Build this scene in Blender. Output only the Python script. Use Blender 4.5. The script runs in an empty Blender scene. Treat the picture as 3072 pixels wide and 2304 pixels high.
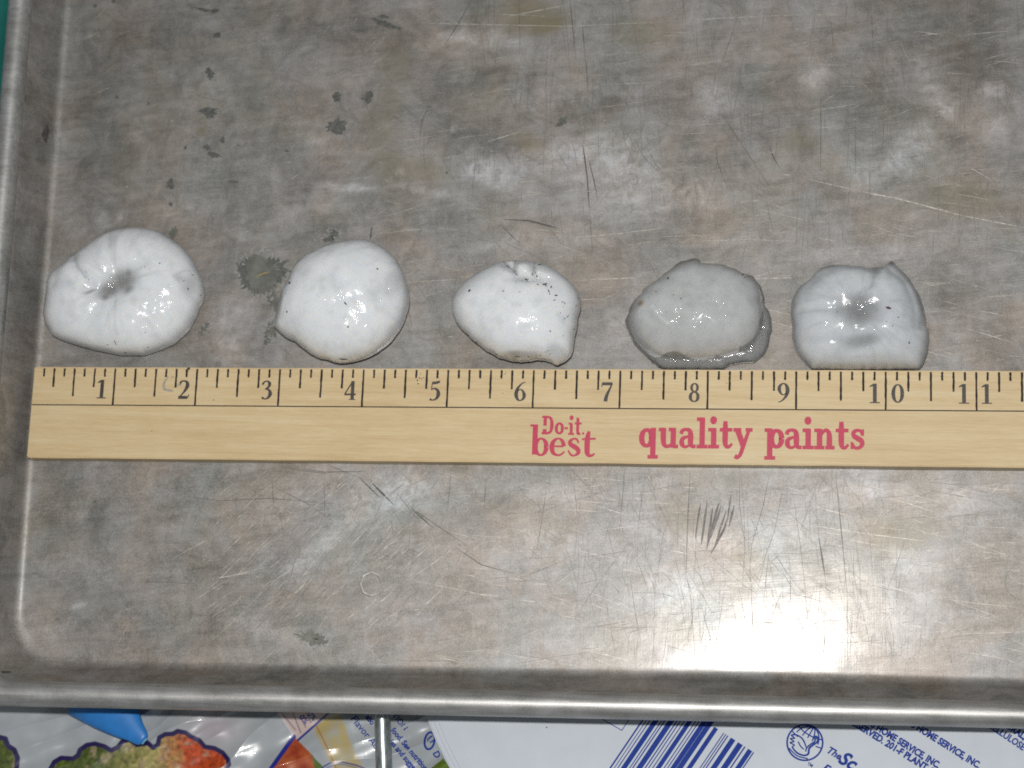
import bpy, bmesh, math, random
import numpy as np
from mathutils import Vector, Matrix, Euler, noise as mnoise
from mathutils.bvhtree import BVHTree

random.seed(11)
rng = np.random.default_rng(11)
INCH = 0.0254
scene = bpy.context.scene
COL = scene.collection

# ------------------------------------------------------------------ camera
RT = 0.0050                                   # ruler thickness
RW = 1.1002 * INCH                            # ruler width
F_PX = 6750.15
cam_d = bpy.data.cameras.new("camera")
cam = bpy.data.objects.new("camera", cam_d)
COL.objects.link(cam)
CAM = Vector((9.47648 * INCH, -4.92643 * INCH, 24.98225 * INCH + RT))
CROT = Euler((0.23288, 0.13923, 0.03803))
cam.location = CAM
cam.rotation_euler = CROT
cam_d.sensor_width = 36.0
cam_d.lens = F_PX / 3072 * 36.0
cam_d.clip_start = 0.02
cam_d.clip_end = 20
cam_d.dof.use_dof = True
cam_d.dof.focus_distance = 0.645
cam_d.dof.aperture_fstop = 17
scene.camera = cam

# ------------------------------------------------------------------ world: dim indoor ambience
world = bpy.data.worlds.new("World")
scene.world = world
world.use_nodes = True
bg = world.node_tree.nodes["Background"]
bg.inputs[0].default_value = (0.88, 0.95, 1.0, 1)
bg.inputs[1].default_value = 0.18

# ------------------------------------------------------------------ the camera flash
fl = bpy.data.lights.new("flash", 'AREA')
fl.shape = 'RECTANGLE'
fl.size, fl.size_y = 0.030, 0.018
fl.energy = 2.95
fl.color = (1.0, 0.985, 0.965)
flash = bpy.data.objects.new("flash", fl)
COL.objects.link(flash)
_m = CROT.to_matrix()
flash.location = CAM + _m @ Vector((-0.014, 0.050, 0.0))
flash.rotation_euler = CROT

scene.view_settings.view_transform = 'Standard'
scene.view_settings.look = 'None'
scene.view_settings.exposure = 0.0
scene.view_settings.gamma = 1.0
scene.render.engine = 'CYCLES'
scene.cycles.use_denoising = False
scene.cycles.max_bounces = 8
scene.cycles.filter_width = 1.8
scene.cycles.caustics_reflective = False
scene.cycles.caustics_refractive = False
scene.cycles.sample_clamp_indirect = 2.0

# ------------------------------------------------------------------ measuring helpers
MC = _m.copy()
MCI = MC.transposed()


def at(px, py, z):
    """point of the plane at height z that the traced photo position (px, py) lies on"""
    d = MC @ Vector(((px - 1536) / F_PX, (1152 - py) / F_PX, -1.0))
    t = (z - CAM.z) / d.z
    return CAM + d * t


_M = np.array(MC)
_C = np.array(CAM)


def to_trace(P):
    """world points -> trace coordinates (used to place stains on the floor sheet)"""
    q = (P - _C) @ _M
    return 1536 + F_PX * q[:, 0] / -q[:, 2], 1152 - F_PX * q[:, 1] / -q[:, 2]


def warp(x, y):
    """the pan floor is bowed to place the flash highlight: it dips towards the near edge and to the right"""
    bx = np.clip((np.asarray(x) - 0.10) / 0.20, 0, 1.6)
    by = np.clip((0.02 - np.asarray(y)) / 0.085, 0, 1.6)
    return WARP_Y * by ** 2 * (0.35 + 0.65 * np.clip(bx, 0, 1)) + WARP_X * bx ** 2 * np.clip(by, 0, 1)


WARP_Y, WARP_X = -0.0043, -0.0022  # depth of the bow, shaped to steer the flash highlight

# ------------------------------------------------------------------ object helpers


def mesh_obj(name, verts, faces, mat, parent=None, smooth=False, kind=None):
    me = bpy.data.meshes.new(name)
    me.from_pydata([tuple(v) for v in verts], [], faces)
    me.validate()
    me.update()
    o = bpy.data.objects.new(name, me)
    COL.objects.link(o)
    if mat:
        me.materials.append(mat)
    if smooth:
        me.polygons.foreach_set("use_smooth", [True] * len(me.polygons))
    if parent:
        o.parent = parent
    if kind:
        o["kind"] = kind
    return o


def tag(o, label, cat, group=None):
    o["label"] = label
    o["category"] = cat
    if group:
        o["group"] = group
    return o


def empty(name, loc=(0, 0, 0)):
    o = bpy.data.objects.new(name, None)
    o.empty_display_size = 0.01
    COL.objects.link(o)
    o.location = loc
    return o


def attach(child, parent):
    child.parent = parent
    child.matrix_parent_inverse = Matrix.Translation(parent.location).inverted()


class Nodes:
    def __init__(self, name):
        self.mat = bpy.data.materials.new(name)
        self.mat.use_nodes = True
        self.nt = self.mat.node_tree
        self.p = self.nt.nodes["Principled BSDF"]
        self.out = self.nt.nodes["Material Output"]

    def n(self, t, **kw):
        nd = self.nt.nodes.new(t)
        for k, v in kw.items():
            setattr(nd, k, v)
        return nd

    def l(self, a, b):
        self.nt.links.new(a, b)

    def coord(self, scale=(1, 1, 1), rot=(0, 0, 0)):
        tc = self.n("ShaderNodeTexCoord")
        m1 = self.n("ShaderNodeMapping")
        m1.inputs["Rotation"].default_value = rot
        m2 = self.n("ShaderNodeMapping")
        m2.inputs["Scale"].default_value = scale
        self.l(tc.outputs["Object"], m1.inputs[0])
        self.l(m1.outputs[0], m2.inputs[0])
        return m2.outputs[0]

    def noise(self, vec, scale=1.0, detail=4, rough=0.55, dist=0.0):
        nd = self.n("ShaderNodeTexNoise")
        nd.inputs["Scale"].default_value = scale
        nd.inputs["Detail"].default_value = detail
        nd.inputs["Roughness"].default_value = rough
        nd.inputs["Distortion"].default_value = dist
        self.l(vec, nd.inputs["Vector"])
        return nd.outputs["Fac"]

    def ramp(self, fac, stops):
        r = self.n("ShaderNodeValToRGB")
        els = r.color_ramp.elements
        while len(els) < len(stops):
            els.new(0.5)
        for e, (p, c) in zip(els, stops):
            e.position = p
            e.color = c if len(c) == 4 else (*c, 1)
        self.l(fac, r.inputs[0])
        return r.outputs[0]

    def math(self, op, a, b=None, c=None, clamp=False):
        m = self.n("ShaderNodeMath", operation=op)
        m.use_clamp = clamp
        for i, v in enumerate((a, b, c)):
            if v is None:
                continue
            if isinstance(v, (int, float)):
                m.inputs[i].default_value = v
            else:
                self.l(v, m.inputs[i])
        return m.outputs[0]

    def mix(self, fac, a, b, blend='MIX'):
        m = self.n("ShaderNodeMix", data_type='RGBA', blend_type=blend)
        for s, v in ((m.inputs[0], fac), (m.inputs[6], a), (m.inputs[7], b)):
            if isinstance(v, (int, float)):
                s.default_value = v
            elif isinstance(v, tuple):
                s.default_value = v if len(v) == 4 else (*v, 1)
            else:
                self.l(v, s)
        return m.outputs[2]

    def bump(self, h, strength, dist, normal=None):
        b = self.n("ShaderNodeBump")
        b.inputs["Strength"].default_value = strength
        b.inputs["Distance"].default_value = dist
        self.l(h, b.inputs["Height"])
        if normal is not None:
            self.l(normal, b.inputs["Normal"])
        return b.outputs[0]


def simple(name, col, rough=0.5, metal=0.0, spec=0.5, var=0.0, vscale=400, coat=0.0):
    N = Nodes(name)
    p = N.p
    p.inputs["Roughness"].default_value = rough
    p.inputs["Metallic"].default_value = metal
    p.inputs["Specular IOR Level"].default_value = spec
    p.inputs["Coat Weight"].default_value = coat
    p.inputs["Coat Roughness"].default_value = 0.08
    if var:
        f = N.noise(N.coord(), vscale, 4)
        lo = tuple(c * (1 - var) for c in col)
        hi = tuple(min(1, c * (1 + var)) for c in col)
        N.l(N.ramp(f, [(0.3, lo), (0.7, hi)]), p.inputs["Base Color"])
    else:
        p.inputs["Base Color"].default_value = (*col, 1)
    return N.mat


# ------------------------------------------------------------------ materials
def mat_pan():
    N = Nodes("worn_aluminium")
    p = N.p
    c1 = N.coord()
    big = N.noise(c1, 16, 3, 0.5, 0.8)
    mott = N.noise(c1, 80, 11, 0.74, 0.8)
    cloud = N.noise(c1, 240, 9, 0.74, 0.6)
    hor = N.noise(N.coord((60, 420, 60), (0, 0, math.radians(-6))), 1, 6, 0.62, 0.3)
    ver = N.noise(N.coord((420, 50, 60), (0, 0, math.radians(3))), 1, 5, 0.6, 0.3)
    fineh = N.noise(N.coord((130, 2600, 60), (0, 0, math.radians(-5))), 1, 4, 0.6)
    finev = N.noise(N.coord((2400, 110, 60), (0, 0, math.radians(2))), 1, 4, 0.6)
    fined = N.noise(N.coord((150, 2300, 60), (0, 0, math.radians(-48))), 1, 4, 0.6)
    speck = N.noise(c1, 2600, 2, 0.6)
    at_ = N.n("ShaderNodeAttribute", attribute_name="wear")
    sep = N.n("ShaderNodeSeparateColor")
    N.l(at_.outputs["Color"], sep.inputs[0])
    R_, G_, B_ = sep.outputs[0], sep.outputs[1], sep.outputs[2]
    # oxide tone
    def c0(v):
        return N.math('SUBTRACT', v, 0.5)
    msk = N.ramp(N.noise(c1, 34, 4, 0.6, 0.4), [(0.42, (0, 0, 0)), (0.68, (1, 1, 1))])
    msk2 = N.ramp(N.noise(N.coord((1, 1, 1), (0.4, 0.2, 1)), 30, 4, 0.6, 0.4), [(0.42, (0, 0, 0)), (0.68, (1, 1, 1))])
    tone = N.math('ADD', 0.535, N.math('MULTIPLY', c0(mott), 0.56))
    tone = N.math('ADD', tone, N.math('MULTIPLY', c0(big), 0.24))
    tone = N.math('ADD', tone, N.math('MULTIPLY', c0(cloud), 0.28))
    tone = N.math('ADD', tone, N.math('MULTIPLY', c0(hor), 0.22))
    tone = N.math('ADD', tone, N.math('MULTIPLY', c0(ver), 0.06))
    tone = N.math('ADD', tone, N.math('MULTIPLY', c0(speck), 0.40))
    tone = N.math('ADD', tone, N.math('MULTIPLY', N.math('MULTIPLY', c0(fineh), msk), 0.26))
    tone = N.math('ADD', tone, N.math('MULTIPLY', N.math('MULTIPLY', c0(finev), msk2), 0.16))
    brk = N.math('MULTIPLY', R_, N.math('ADD', N.math('MULTIPLY', cloud, 1.7), -0.38), clamp=True)
    tone = N.math('ADD', tone, N.math('MULTIPLY', brk, 0.30))
    tone = N.math('SUBTRACT', tone, N.math('MULTIPLY', B_, 0.16))
    scuff = N.ramp(N.noise(N.coord((120, 260, 120), (0, 0, math.radians(-12))), 1, 10, 0.78, 0.7), [(0.56, (0, 0, 0)), (0.66, (1, 1, 1))])
    tone = N.math('ADD', tone, N.math('MULTIPLY', N.math('MULTIPLY', scuff, msk), 0.10))
    dull = N.ramp(N.noise(N.coord((170, 130, 120), (0, 0, math.radians(30))), 1, 10, 0.76, 0.7), [(0.56, (0, 0, 0)), (0.68, (1, 1, 1))])
    tone = N.math('SUBTRACT', tone, N.math('MULTIPLY', N.math('MULTIPLY', dull, msk2), 0.09))
    colr = N.ramp(tone, [(0.30, (0.148, 0.140, 0.127)), (0.44, (0.258, 0.246, 0.229)), (0.54, (0.358, 0.340, 0.322)),
                         (0.68, (0.485, 0.468, 0.458)), (0.84, (0.66, 0.66, 0.675))])
    warm = N.ramp(N.noise(c1, 42, 5, 0.6, 0.5), [(0.42, (1, 1, 1)), (0.66, (1.045, 0.955, 0.87))])
    colr = N.mix(1.0, colr, warm, 'MULTIPLY')
    cool = N.ramp(N.noise(c1, 27, 4, 0.6, 0.2), [(0.46, (1, 1, 1)), (0.68, (0.925, 0.975, 0.97))])
    colr = N.mix(1.0, colr, cool, 'MULTIPLY')
    colr = N.mix(N.math('MULTIPLY', G_, 0.65), colr, (0.27, 0.225, 0.13))
    N.l(colr, p.inputs["Base Color"])
    p.inputs["Metallic"].default_value = 0.74
    rgh = N.math('ADD', N.math('MULTIPLY', mott, 0.22), N.math('MULTIPLY', big, 0.10))
    rgh = N.math('ADD', rgh, N.math('MULTIPLY', N.math('ADD', fineh, finev), 0.11))
    rgh = N.math('ADD', rgh, 0.36)
    N.l(rgh, p.inputs["Roughness"])
    h = N.math('ADD', N.math('ADD', N.math('MULTIPLY', fineh, 0.8), N.math('MULTIPLY', finev, 0.6)), N.math('MULTIPLY', fined, 0.5))
    b1 = N.bump(h, 0.22, 0.00005)
    b2 = N.bump(N.noise(c1, 60, 3, 0.5), 0.5, 0.00035, b1)
    N.l(b2, p.inputs["Normal"])
    # sharper polished lobe for the bare, un-oxidised metal
    g = N.n("ShaderNodeBsdfAnisotropic")
    g.inputs["Roughness"].default_value = 0.34
    N.l(N.mix(0.35, colr, (0.85, 0.84, 0.82)), g.inputs["Color"])
    N.l(b2, g.inputs["Normal"])
    g2 = N.n("ShaderNodeBsdfAnisotropic")
    g2.inputs["Roughness"].default_value = 0.17
    N.l(N.mix(0.5, colr, (0.85, 0.84, 0.82)), g2.inputs["Color"])
    N.l(b2, g2.inputs["Normal"])
    ms = N.n("ShaderNodeMixShader")
    ms.inputs[0].default_value = 0.05
    N.l(p.outputs[0], ms.inputs[1])
    N.l(g.outputs[0], ms.inputs[2])
    ms2 = N.n("ShaderNodeMixShader")
    ms2.inputs[0].default_value = 0.023
    N.l(ms.outputs[0], ms2.inputs[1])
    N.l(g2.outputs[0], ms2.inputs[2])
    N.l(ms2.outputs[0], N.out.inputs[0])
    return N.mat


def mat_rim():
    N = Nodes("rolled_aluminium")
    p = N.p
    c1 = N.coord()
    st = N.noise(N.coord((50, 900, 900)), 1, 5, 0.6)
    m = N.noise(c1, 110, 6, 0.6, 0.3)
    sp = N.noise(c1, 2200, 3, 0.6)
    t = N.math('ADD', N.math('MULTIPLY', st, 0.4), N.math('ADD', N.math('MULTIPLY', m, 0.35), N.math('MULTIPLY', sp, 0.25)))
    N.l(N.ramp(t, [(0.36, (0.32, 0.315, 0.295)), (0.5, (0.48, 0.47, 0.45)), (0.66, (0.66, 0.655, 0.64))]), p.inputs["Base Color"])
    p.inputs["Metallic"].default_value = 0.76
    N.l(N.math('ADD', N.math('MULTIPLY', m, 0.2), 0.38), p.inputs["Roughness"])
    N.l(N.bump(N.math('ADD', st, N.math('MULTIPLY', sp, 0.7)), 0.35, 0.00008), p.inputs["Normal"])
    return N.mat


def mat_wood():
    N = Nodes("pale_wood")
    p = N.p
    grain = N.noise(N.coord((22, 620, 300), (0, 0, math.radians(0.8))), 1, 6, 0.62, 0.5)
    fine = N.noise(N.coord((260, 3600, 900), (0, 0, math.radians(0.8))), 1, 4, 0.6)
    blot = N.noise(N.coord((40, 70, 60)), 1, 4, 0.55)
    t = N.math('ADD', N.math('MULTIPLY', grain, 0.45), N.math('ADD', N.math('MULTIPLY', fine, 0.3), N.math('MULTIPLY', blot, 0.25)))
    col = N.ramp(t, [(0.30, (0.56, 0.40, 0.20)), (0.46, (0.675, 0.505, 0.275)), (0.56, (0.725, 0.568, 0.328)), (0.74, (0.81, 0.685, 0.47))])
    N.l(col, p.inputs["Base Color"])
    p.inputs["Roughness"].default_value = 0.42
    p.inputs["Specular IOR Level"].default_value = 0.45
    N.l(N.math('ADD', N.math('MULTIPLY', fine, 0.3), 0.28), p.inputs["Roughness"])
    N.l(N.bump(N.math('ADD', fine, grain), 0.35, 0.00012), p.inputs["Normal"])
    return N.mat


def mat_ice(name, white, clear, rough):
    N = Nodes(name)
    p = N.p
    a = N.n("ShaderNodeAttribute", attribute_name="clarity")
    c = N.coord()
    cl = N.math('ADD', a.outputs["Fac"], N.math('MULTIPLY', N.math('SUBTRACT', N.noise(c, 420, 5, 0.6, 0.4), 0.5), 0.22), clamp=True)
    sp = N.n("ShaderNodeAttribute", attribute_name="rust")
    col = N.mix(N.math('MULTIPLY', cl, 0.75), (*white, 1), (*clear, 1))
    col = N.mix(N.math('MULTIPLY', N.noise(c, 900, 3), 0.10), col, (0.40, 0.42, 0.44, 1))
    col = N.mix(sp.outputs["Fac"], col, (0.26, 0.19, 0.085, 1))
    N.l(col, p.inputs["Base Color"])
    p.inputs["IOR"].default_value = 1.31
    p.inputs["Roughness"].default_value = rough
    p.inputs["Specular IOR Level"].default_value = 0.5
    p.subsurface_method = 'RANDOM_WALK'
    p.inputs["Subsurface Weight"].default_value = 1.0
    p.inputs["Subsurface Radius"].default_value = (0.9, 1.0, 1.1)
    p.inputs["Subsurface Scale"].default_value = 0.0085
    p.inputs["Coat Weight"].default_value = 1.0
    p.inputs["Coat IOR"].default_value = 1.33
    p.inputs["Coat Roughness"].default_value = 0.06
    b = N.bump(N.noise(c, 260, 3, 0.6, 0.4), 0.55, 0.0012)
    b = N.bump(N.noise(c, 620, 2, 0.5), 0.10, 0.0006, b)
    N.l(b, p.inputs["Coat Normal"])
    N.l(N.bump(N.noise(c, 330, 3, 0.55), 0.12, 0.0008), p.inputs["Normal"])
    tr = N.n("ShaderNodeBsdfTransparent")
    tr.inputs[0].default_value = (0.84, 0.86, 0.86, 1)
    gl = N.n("ShaderNodeBsdfAnisotropic")
    gl.inputs["Roughness"].default_value = 0.06
    N.l(b, gl.inputs["Normal"])
    fr = N.n("ShaderNodeFresnel")
    fr.inputs[0].default_value = 1.33
    N.l(b, fr.inputs[1])
    cm = N.n("ShaderNodeMixShader")
    N.l(fr.outputs[0], cm.inputs[0])
    N.l(tr.outputs[0], cm.inputs[1])
    N.l(gl.outputs[0], cm.inputs[2])
    fin = N.n("ShaderNodeMixShader")
    N.l(N.math('MULTIPLY', cl, 0.55), fin.inputs[0])
    N.l(p.outputs[0], fin.inputs[1])
    N.l(cm.outputs[0], fin.inputs[2])
    N.l(fin.outputs[0], N.out.inputs[0])
    return N.mat


M_PAN, M_RIM, M_WOOD = mat_pan(), mat_rim(), mat_wood()
M_ICE_W = mat_ice("cloudy_ice", (0.84, 0.86, 0.875), (0.35, 0.345, 0.335), 0.22)
M_ICE_G = mat_ice("grey_ice", (0.56, 0.565, 0.56), (0.34, 0.34, 0.33), 0.22)
M_ICE_B = mat_ice("bluish_ice", (0.66, 0.685, 0.705), (0.35, 0.355, 0.35), 0.22)
M_INK = simple("black_ink", (0.035, 0.026, 0.022), 0.6, spec=0.2, var=0.5, vscale=2500)
M_NUM = simple("grey_black_ink", (0.060, 0.052, 0.045), 0.5, var=0.6, vscale=1800)
M_RED = simple("red_ink", (0.58, 0.040, 0.095), 0.5, var=0.22, vscale=2200)
M_STAIN = simple("dark_corrosion", (0.155, 0.157, 0.142), 0.5, 0.5, var=0.35, vscale=900)
M_STAIN2 = simple("brown_stain", (0.185, 0.185, 0.158), 0.5, 0.45, var=0.3, vscale=500)
M_STAIN3 = simple("faint_stain", (0.20, 0.203, 0.175), 0.5, 0.6, var=0.35, vscale=220)
M_CRUST = simple("pale_crust", (0.34, 0.335, 0.32), 0.7, 0.4, var=0.35, vscale=1600)
M_SDARK = simple("dark_scratch", (0.125, 0.115, 0.108), 0.5, 0.5, var=0.4, vscale=900)
M_SMID = simple("grey_scratch", (0.22, 0.205, 0.195), 0.55, 0.6, var=0.4, vscale=900)
M_SLIGHT = simple("bright_scratch", (0.52, 0.49, 0.43), 0.5, 0.45, var=0.45, vscale=700)  # real scratches; their glint is put into the pale base colour
M_SPECK = simple("plant_debris", (0.045, 0.035, 0.028), 0.7)
M_FLAKE = simple("brown_flake", (0.07, 0.022, 0.022), 0.6)

# ------------------------------------------------------------------ what lies under everything
mesh_obj("freezer_floor", [(-0.8, -0.7, -0.075), (1.2, -0.7, -0.075), (1.2, 0.9, -0.075), (-0.8, 0.9, -0.075)],
         [(0, 1, 2, 3)], simple("freezer_liner", (0.42, 0.44, 0.45), 0.5, var=0.1, vscale=20), kind="structure")

# ------------------------------------------------------------------ the sheet pan
def build_pan():
    root = empty("sheet_pan", (0.30, 0.15, 0.0))
    tag(root, "scratched aluminium sheet pan with rolled rim carrying the ruler and hailstones", "sheet pan")
    pa, pb = at(270, 1977, 0), at(3072, 2026, 0)
    ang = math.atan2(pb.y - pa.y, pb.x - pa.x)
    la, lb = at(213, 60, 0), at(78, 1700, 0)
    ca, sa = math.cos(ang), math.sin(ang)

    def loc(p):
        return (p.x - pa.x) * ca + (p.y - pa.y) * sa, -(p.x - pa.x) * sa + (p.y - pa.y) * ca

    x0 = 0.5 * (loc(la)[0] + loc(lb)[0])
    print("pan angle", math.degrees(ang), "left edge", loc(la)[0], loc(lb)[0], 'pa', pa)
    x1, y0, y1 = x0 + 0.622, 0.0, 0.418
    RC = 0.0165
    xs = np.concatenate([x0 + np.linspace(0, RC, 16, endpoint=False), np.linspace(x0 + RC, x0 + 0.355, 290, endpoint=False),
                         np.linspace(x0 + 0.355, x1 - RC, 40, endpoint=False), np.linspace(x1 - RC, x1, 14)])
    ys = np.concatenate([np.linspace(0, RC, 16, endpoint=False), np.linspace(RC, 0.255, 200, endpoint=False),
                         np.linspace(0.255, y1 - RC, 25, endpoint=False), np.linspace(y1 - RC, y1, 14)])
    X, Y = np.meshgrid(xs, ys)
    U, V = X.copy(), Y.copy()
    for cx, cy, sx, sy in ((x0 + RC, RC, -1, -1), (x1 - RC, RC, 1, -1), (x0 + RC, y1 - RC, -1, 1), (x1 - RC, y1 - RC, 1, 1)):
        du, dv = (X - cx) * sx / RC, (Y - cy) * sy / RC
        m = (du > 1e-9) & (dv > 1e-9)
        k = np.where(m, np.maximum(du, dv) / np.maximum(np.hypot(du, dv), 1e-12), 1)
        U = np.where(m, cx + sx * RC * du * k, U)
        V = np.where(m, cy + sy * RC * dv * k, V)
    ny, nx = X.shape

    def world_xy(u, v):
        return pa.x + u * ca - v * sa, pa.y + u * sa + v * ca

    wx, wy = world_xy(U, V)
    verts = np.stack([wx, wy, warp(wx, wy)], -1).reshape(-1, 3)
    faces = []
    for j in range(ny - 1):
        r = j * nx
        faces += [(r + i, r + i + 1, r + nx + i + 1, r + nx + i) for i in range(nx - 1)]
    # boundary loop, counter-clockwise, with outward normals
    loop = [(i, 0) for i in range(nx)] + [(nx - 1, j) for j in range(1, ny)] + \
           [(i, ny - 1) for i in range(nx - 2, -1, -1)] + [(0, j) for j in range(ny - 2, 0, -1)]
    lu = np.array([U[j, i] for i, j in loop])
    lv = np.array([V[j, i] for i, j in loop])
    qx, qy = np.clip(lu, x0 + RC, x1 - RC), np.clip(lv, RC, y1 - RC)
    nxn, nyn = lu - qx, lv - qy
    nn = np.maximum(np.hypot(nxn, nyn), 1e-12)
    nxn, nyn = nxn / nn, nyn / nn
    idx0 = [j * nx + i for i, j in loop]
    L = len(loop)
    # wall profile (outward distance, height)
    fr, H, slope = 0.0032, 0.0132, math.radians(63)
    prof = []
    for k in range(1, 9):
        a = slope * k / 8
        prof.append((fr * math.sin(a), fr * (1 - math.cos(a))))
    dx, dz = math.cos(slope), math.sin(slope)
    d, z = prof[-1]
    n = 7
    t = (H - z) / dz
    for k in range(1, n + 1):
        prof.append((d + dx * t * k / n, z + dz * t * k / n))
    d_top, z_top = prof[-1]

    def ring(dd, zz):
        rc = RC - 0.0035 * min(1.0, dd / 0.014)
        sgx, sgy = np.where(lu < (x0 + x1) / 2, -1, 1), np.where(lv < (y0 + y1) / 2, -1, 1)
        ex, ey = np.where(sgx < 0, x0 - dd, x1 + dd), np.where(sgy < 0, y0 - dd, y1 + dd)
        corner = (np.abs(nxn) > 1e-6) & (np.abs(nyn) > 1e-6)
        u = np.where(corner, ex - sgx * rc + nxn * rc, lu + nxn * dd)
        v = np.where(corner, ey - sgy * rc + nyn * rc, lv + nyn * dd)
        ax, ay = world_xy(u, v)
        bx, by = world_xy(lu, lv)
        # outside the floor the warp fades to the value at the floor edge
        return np.stack([ax, ay, warp(bx, by) + zz], -1)

    prev = idx0
    vs = [verts]
    base = len(verts)
    for dd, zz in prof:
        vs.append(ring(dd, zz))
        cur = list(range(base, base + L))
        base += L
        for k in range(L):
            k2 = (k + 1) % L
            faces.append((prev[k2], prev[k], cur[k], cur[k2]))
        prev = cur
    V_all = np.concatenate(vs)
    body = mesh_obj("pan_body", V_all, faces, M_PAN, None, True)
    # wear that has a place of its own: pale rubbed patches (R), brown baked-on film (G), dull grey film (B)
    tx, ty = to_trace(V_all)
    wear = np.zeros((len(V_all), 4))
    wear[:, 3] = 1

    def blob(ch, x, y, rx, ry, ang=0, amp=1.0):
        c, s = math.cos(math.radians(ang)), math.sin(math.radians(ang))
        du, dv = (tx - x) * c + (ty - y) * s, -(tx - x) * s + (ty - y) * c
        wear[:, ch] += amp * np.exp(-((du / rx) ** 2 + (dv / ry) ** 2) ** 1.6)

    for b in [(1440, 500, 85, 45, 35), (1490, 535, 70, 30, 20), (2795, 260, 95, 34, 58), (2840, 330, 50, 26, 45), (2450, 235, 45, 40, 0),
              (2140, 290, 60, 45, 20), (2760, 410, 80, 40, -20), (2660, 500, 140, 40, -15), (2990, 390, 45, 40, 0), (2980, 270, 40, 30, 0),
              (1330, 120, 90, 25, -15), (1480, 120, 110, 25, 0), (1700, 460, 260, 45, -12), (1860, 520, 150, 60, -10), (1960, 600, 200, 60, -8),
              (1040, 560, 110, 12, 5), (1290, 575, 110, 12, 12), (1200, 515, 16, 13), (1092, 495, 14, 12), (1360, 235, 14, 10), (1360, 387, 9, 14),
              (310, 660, 22, 30, -30), (360, 655, 12, 14), (1700, 300, 160, 60, 0, .6), (950, 430, 40, 40, 0, .6), (420, 410, 24, 20, 0, .6),
              (1130, 1500, 150, 60, -35, .8), (960, 1640, 140, 26, -40, .7), (1250, 1480, 90, 50, 0, .8), (2100, 1620, 160, 30, 10, .9),
              (1990, 1760, 120, 70, 0, .7), (2330, 1600, 130, 60, 0, .7), (2720, 1680, 60, 40, 60, .8), (2870, 1500, 60, 40, 30, .7),
              (2560, 1480, 160, 40, -10, .7), (840, 1900, 130, 25, 15, .7), (1560, 1650, 220, 90, 0, .5), (1700, 1480, 150, 40, 0, .7),
              (240, 1815, 30, 10, -25, .9), (560, 620, 110, 45, 0, .6), (630, 340, 90, 120, 20, .45), (590, 230, 60, 60, 0, .4),
              (690, 980, 60, 130, 15, .7), (900, 640, 140, 40, -20, .6), (2130, 900, 60, 120, 0, .4), (1850, 980, 40, 60, 0, .5), (1220, 900, 60, 140, 0, .5),
              (2560, 760, 160, 30, -5, .5), (1600, 720, 200, 30, -6, .6), (2200, 720, 150, 20, -4, .6)]:
        blob(0, *b)
    for b in [(1590, 50, 110, 60, 0, 1.0), (1650, 75, 50, 22, -15, .8), (1150, 350, 60, 150, 15, .5), (1190, 180, 60, 60, 0, .5), (1900, 100, 90, 50, 0, .5),
              (2890, 600, 110, 60, 0, .6), (1600, 440, 60, 40, 30, .6), (2400, 420, 60, 40, 0, .5), (606, 392, 16, 17, 0, .9), (380, 520, 50, 80, 0, .35),
              (1180, 500, 60, 60, 0, .4), (1280, 510, 70, 30, 20, .5), (480, 350, 80, 130, 0, .3), (2050, 1560, 100, 60, 0, .4), (2700, 1600, 140, 60, 0, .45),
              (2050, 1900, 60, 40, 0, .5), (2250, 1700, 60, 60, 0, .4), (1450, 330, 120, 60, 0, .3)]:
        blob(1, *b)
    for b in [(1450, 420, 130, 70, 10, .8), (1330, 300, 90, 110, 0, .5), (2900, 150, 220, 170, 0, .5), (2600, 270, 140, 120, 0, .5), (2330, 330, 110, 160, 0, .45),
              (2840, 400, 40, 70, -60, .8), (300, 250, 90, 300, 4, .5), (260, 560, 60, 120, 0, .4), (290, 1560, 35, 70, 10, .75), (170, 1500, 60, 160, 8, .45),
              (3000, 1050, 90, 110, 0, .5), (2900, 900, 120, 60, 0, .4), (1000, 90, 260, 70, 5, .55), (450, 110, 160, 70, 0, .35), (1480, 240, 120, 50, 0, .3),
              (430, 1880, 250, 70, 0, .4), (620, 1700, 170, 70, 0, .35), (1750, 320, 150, 40, -8, .6), (2950, 1750, 160, 140, 0, .35), (280, 1750, 100, 150, 0, .3),
              (640, 1180, 300, 60, 0, .2)]:
        blob(2, *b)
    me = body.data
    ca_ = me.color_attributes.new("wear", 'FLOAT_COLOR', 'POINT')
    ca_.data.foreach_set("color", np.clip(wear, 0, 1.2).astype(np.float32).ravel())
    sol = body.modifiers.new("sheet thickness", 'SOLIDIFY')
    sol.thickness = 0.0009
    sol.offset = -1
    attach(body, root)
    # rolled rim
    br = 0.0041
    brh = 0.0037
    bc = (d_top + brh * 0.80, z_top + 0.0002)
    nb = 20
    bv, bf = [], []
    for k in range(nb):
        a = math.pi + 0.35 - 2 * math.pi * k / nb
        bv.append(ring(bc[0] + brh * math.cos(a), bc[1] + br * math.sin(a)))
    bv = np.concatenate(bv)
    for k in range(nb):
        k2 = (k + 1) % nb
        for i in range(L):
            i2 = (i + 1) % L
            bf.append((k * L + i, k * L + i2, k2 * L + i2, k2 * L + i))
    # slightly uneven rolled edge
    wob = np.array([mnoise.noise(Vector((v[0] * 35, v[1] * 35, v[2] * 60))) for v in bv[:L]]) * 0.00022
    bv = bv + np.tile(np.stack([np.zeros(L), np.zeros(L), wob], -1), (nb, 1))
    rim = mesh_obj("rolled_rim", bv, bf, M_RIM, None, True)
    bm = bmesh.new()
    bm.from_mesh(rim.data)
    bmesh.ops.recalc_face_normals(bm, faces=bm.faces)
    bm.to_mesh(rim.data)
    bm.free()
    attach(rim, root)
    return root, body


pan, pan_body = build_pan()


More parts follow.
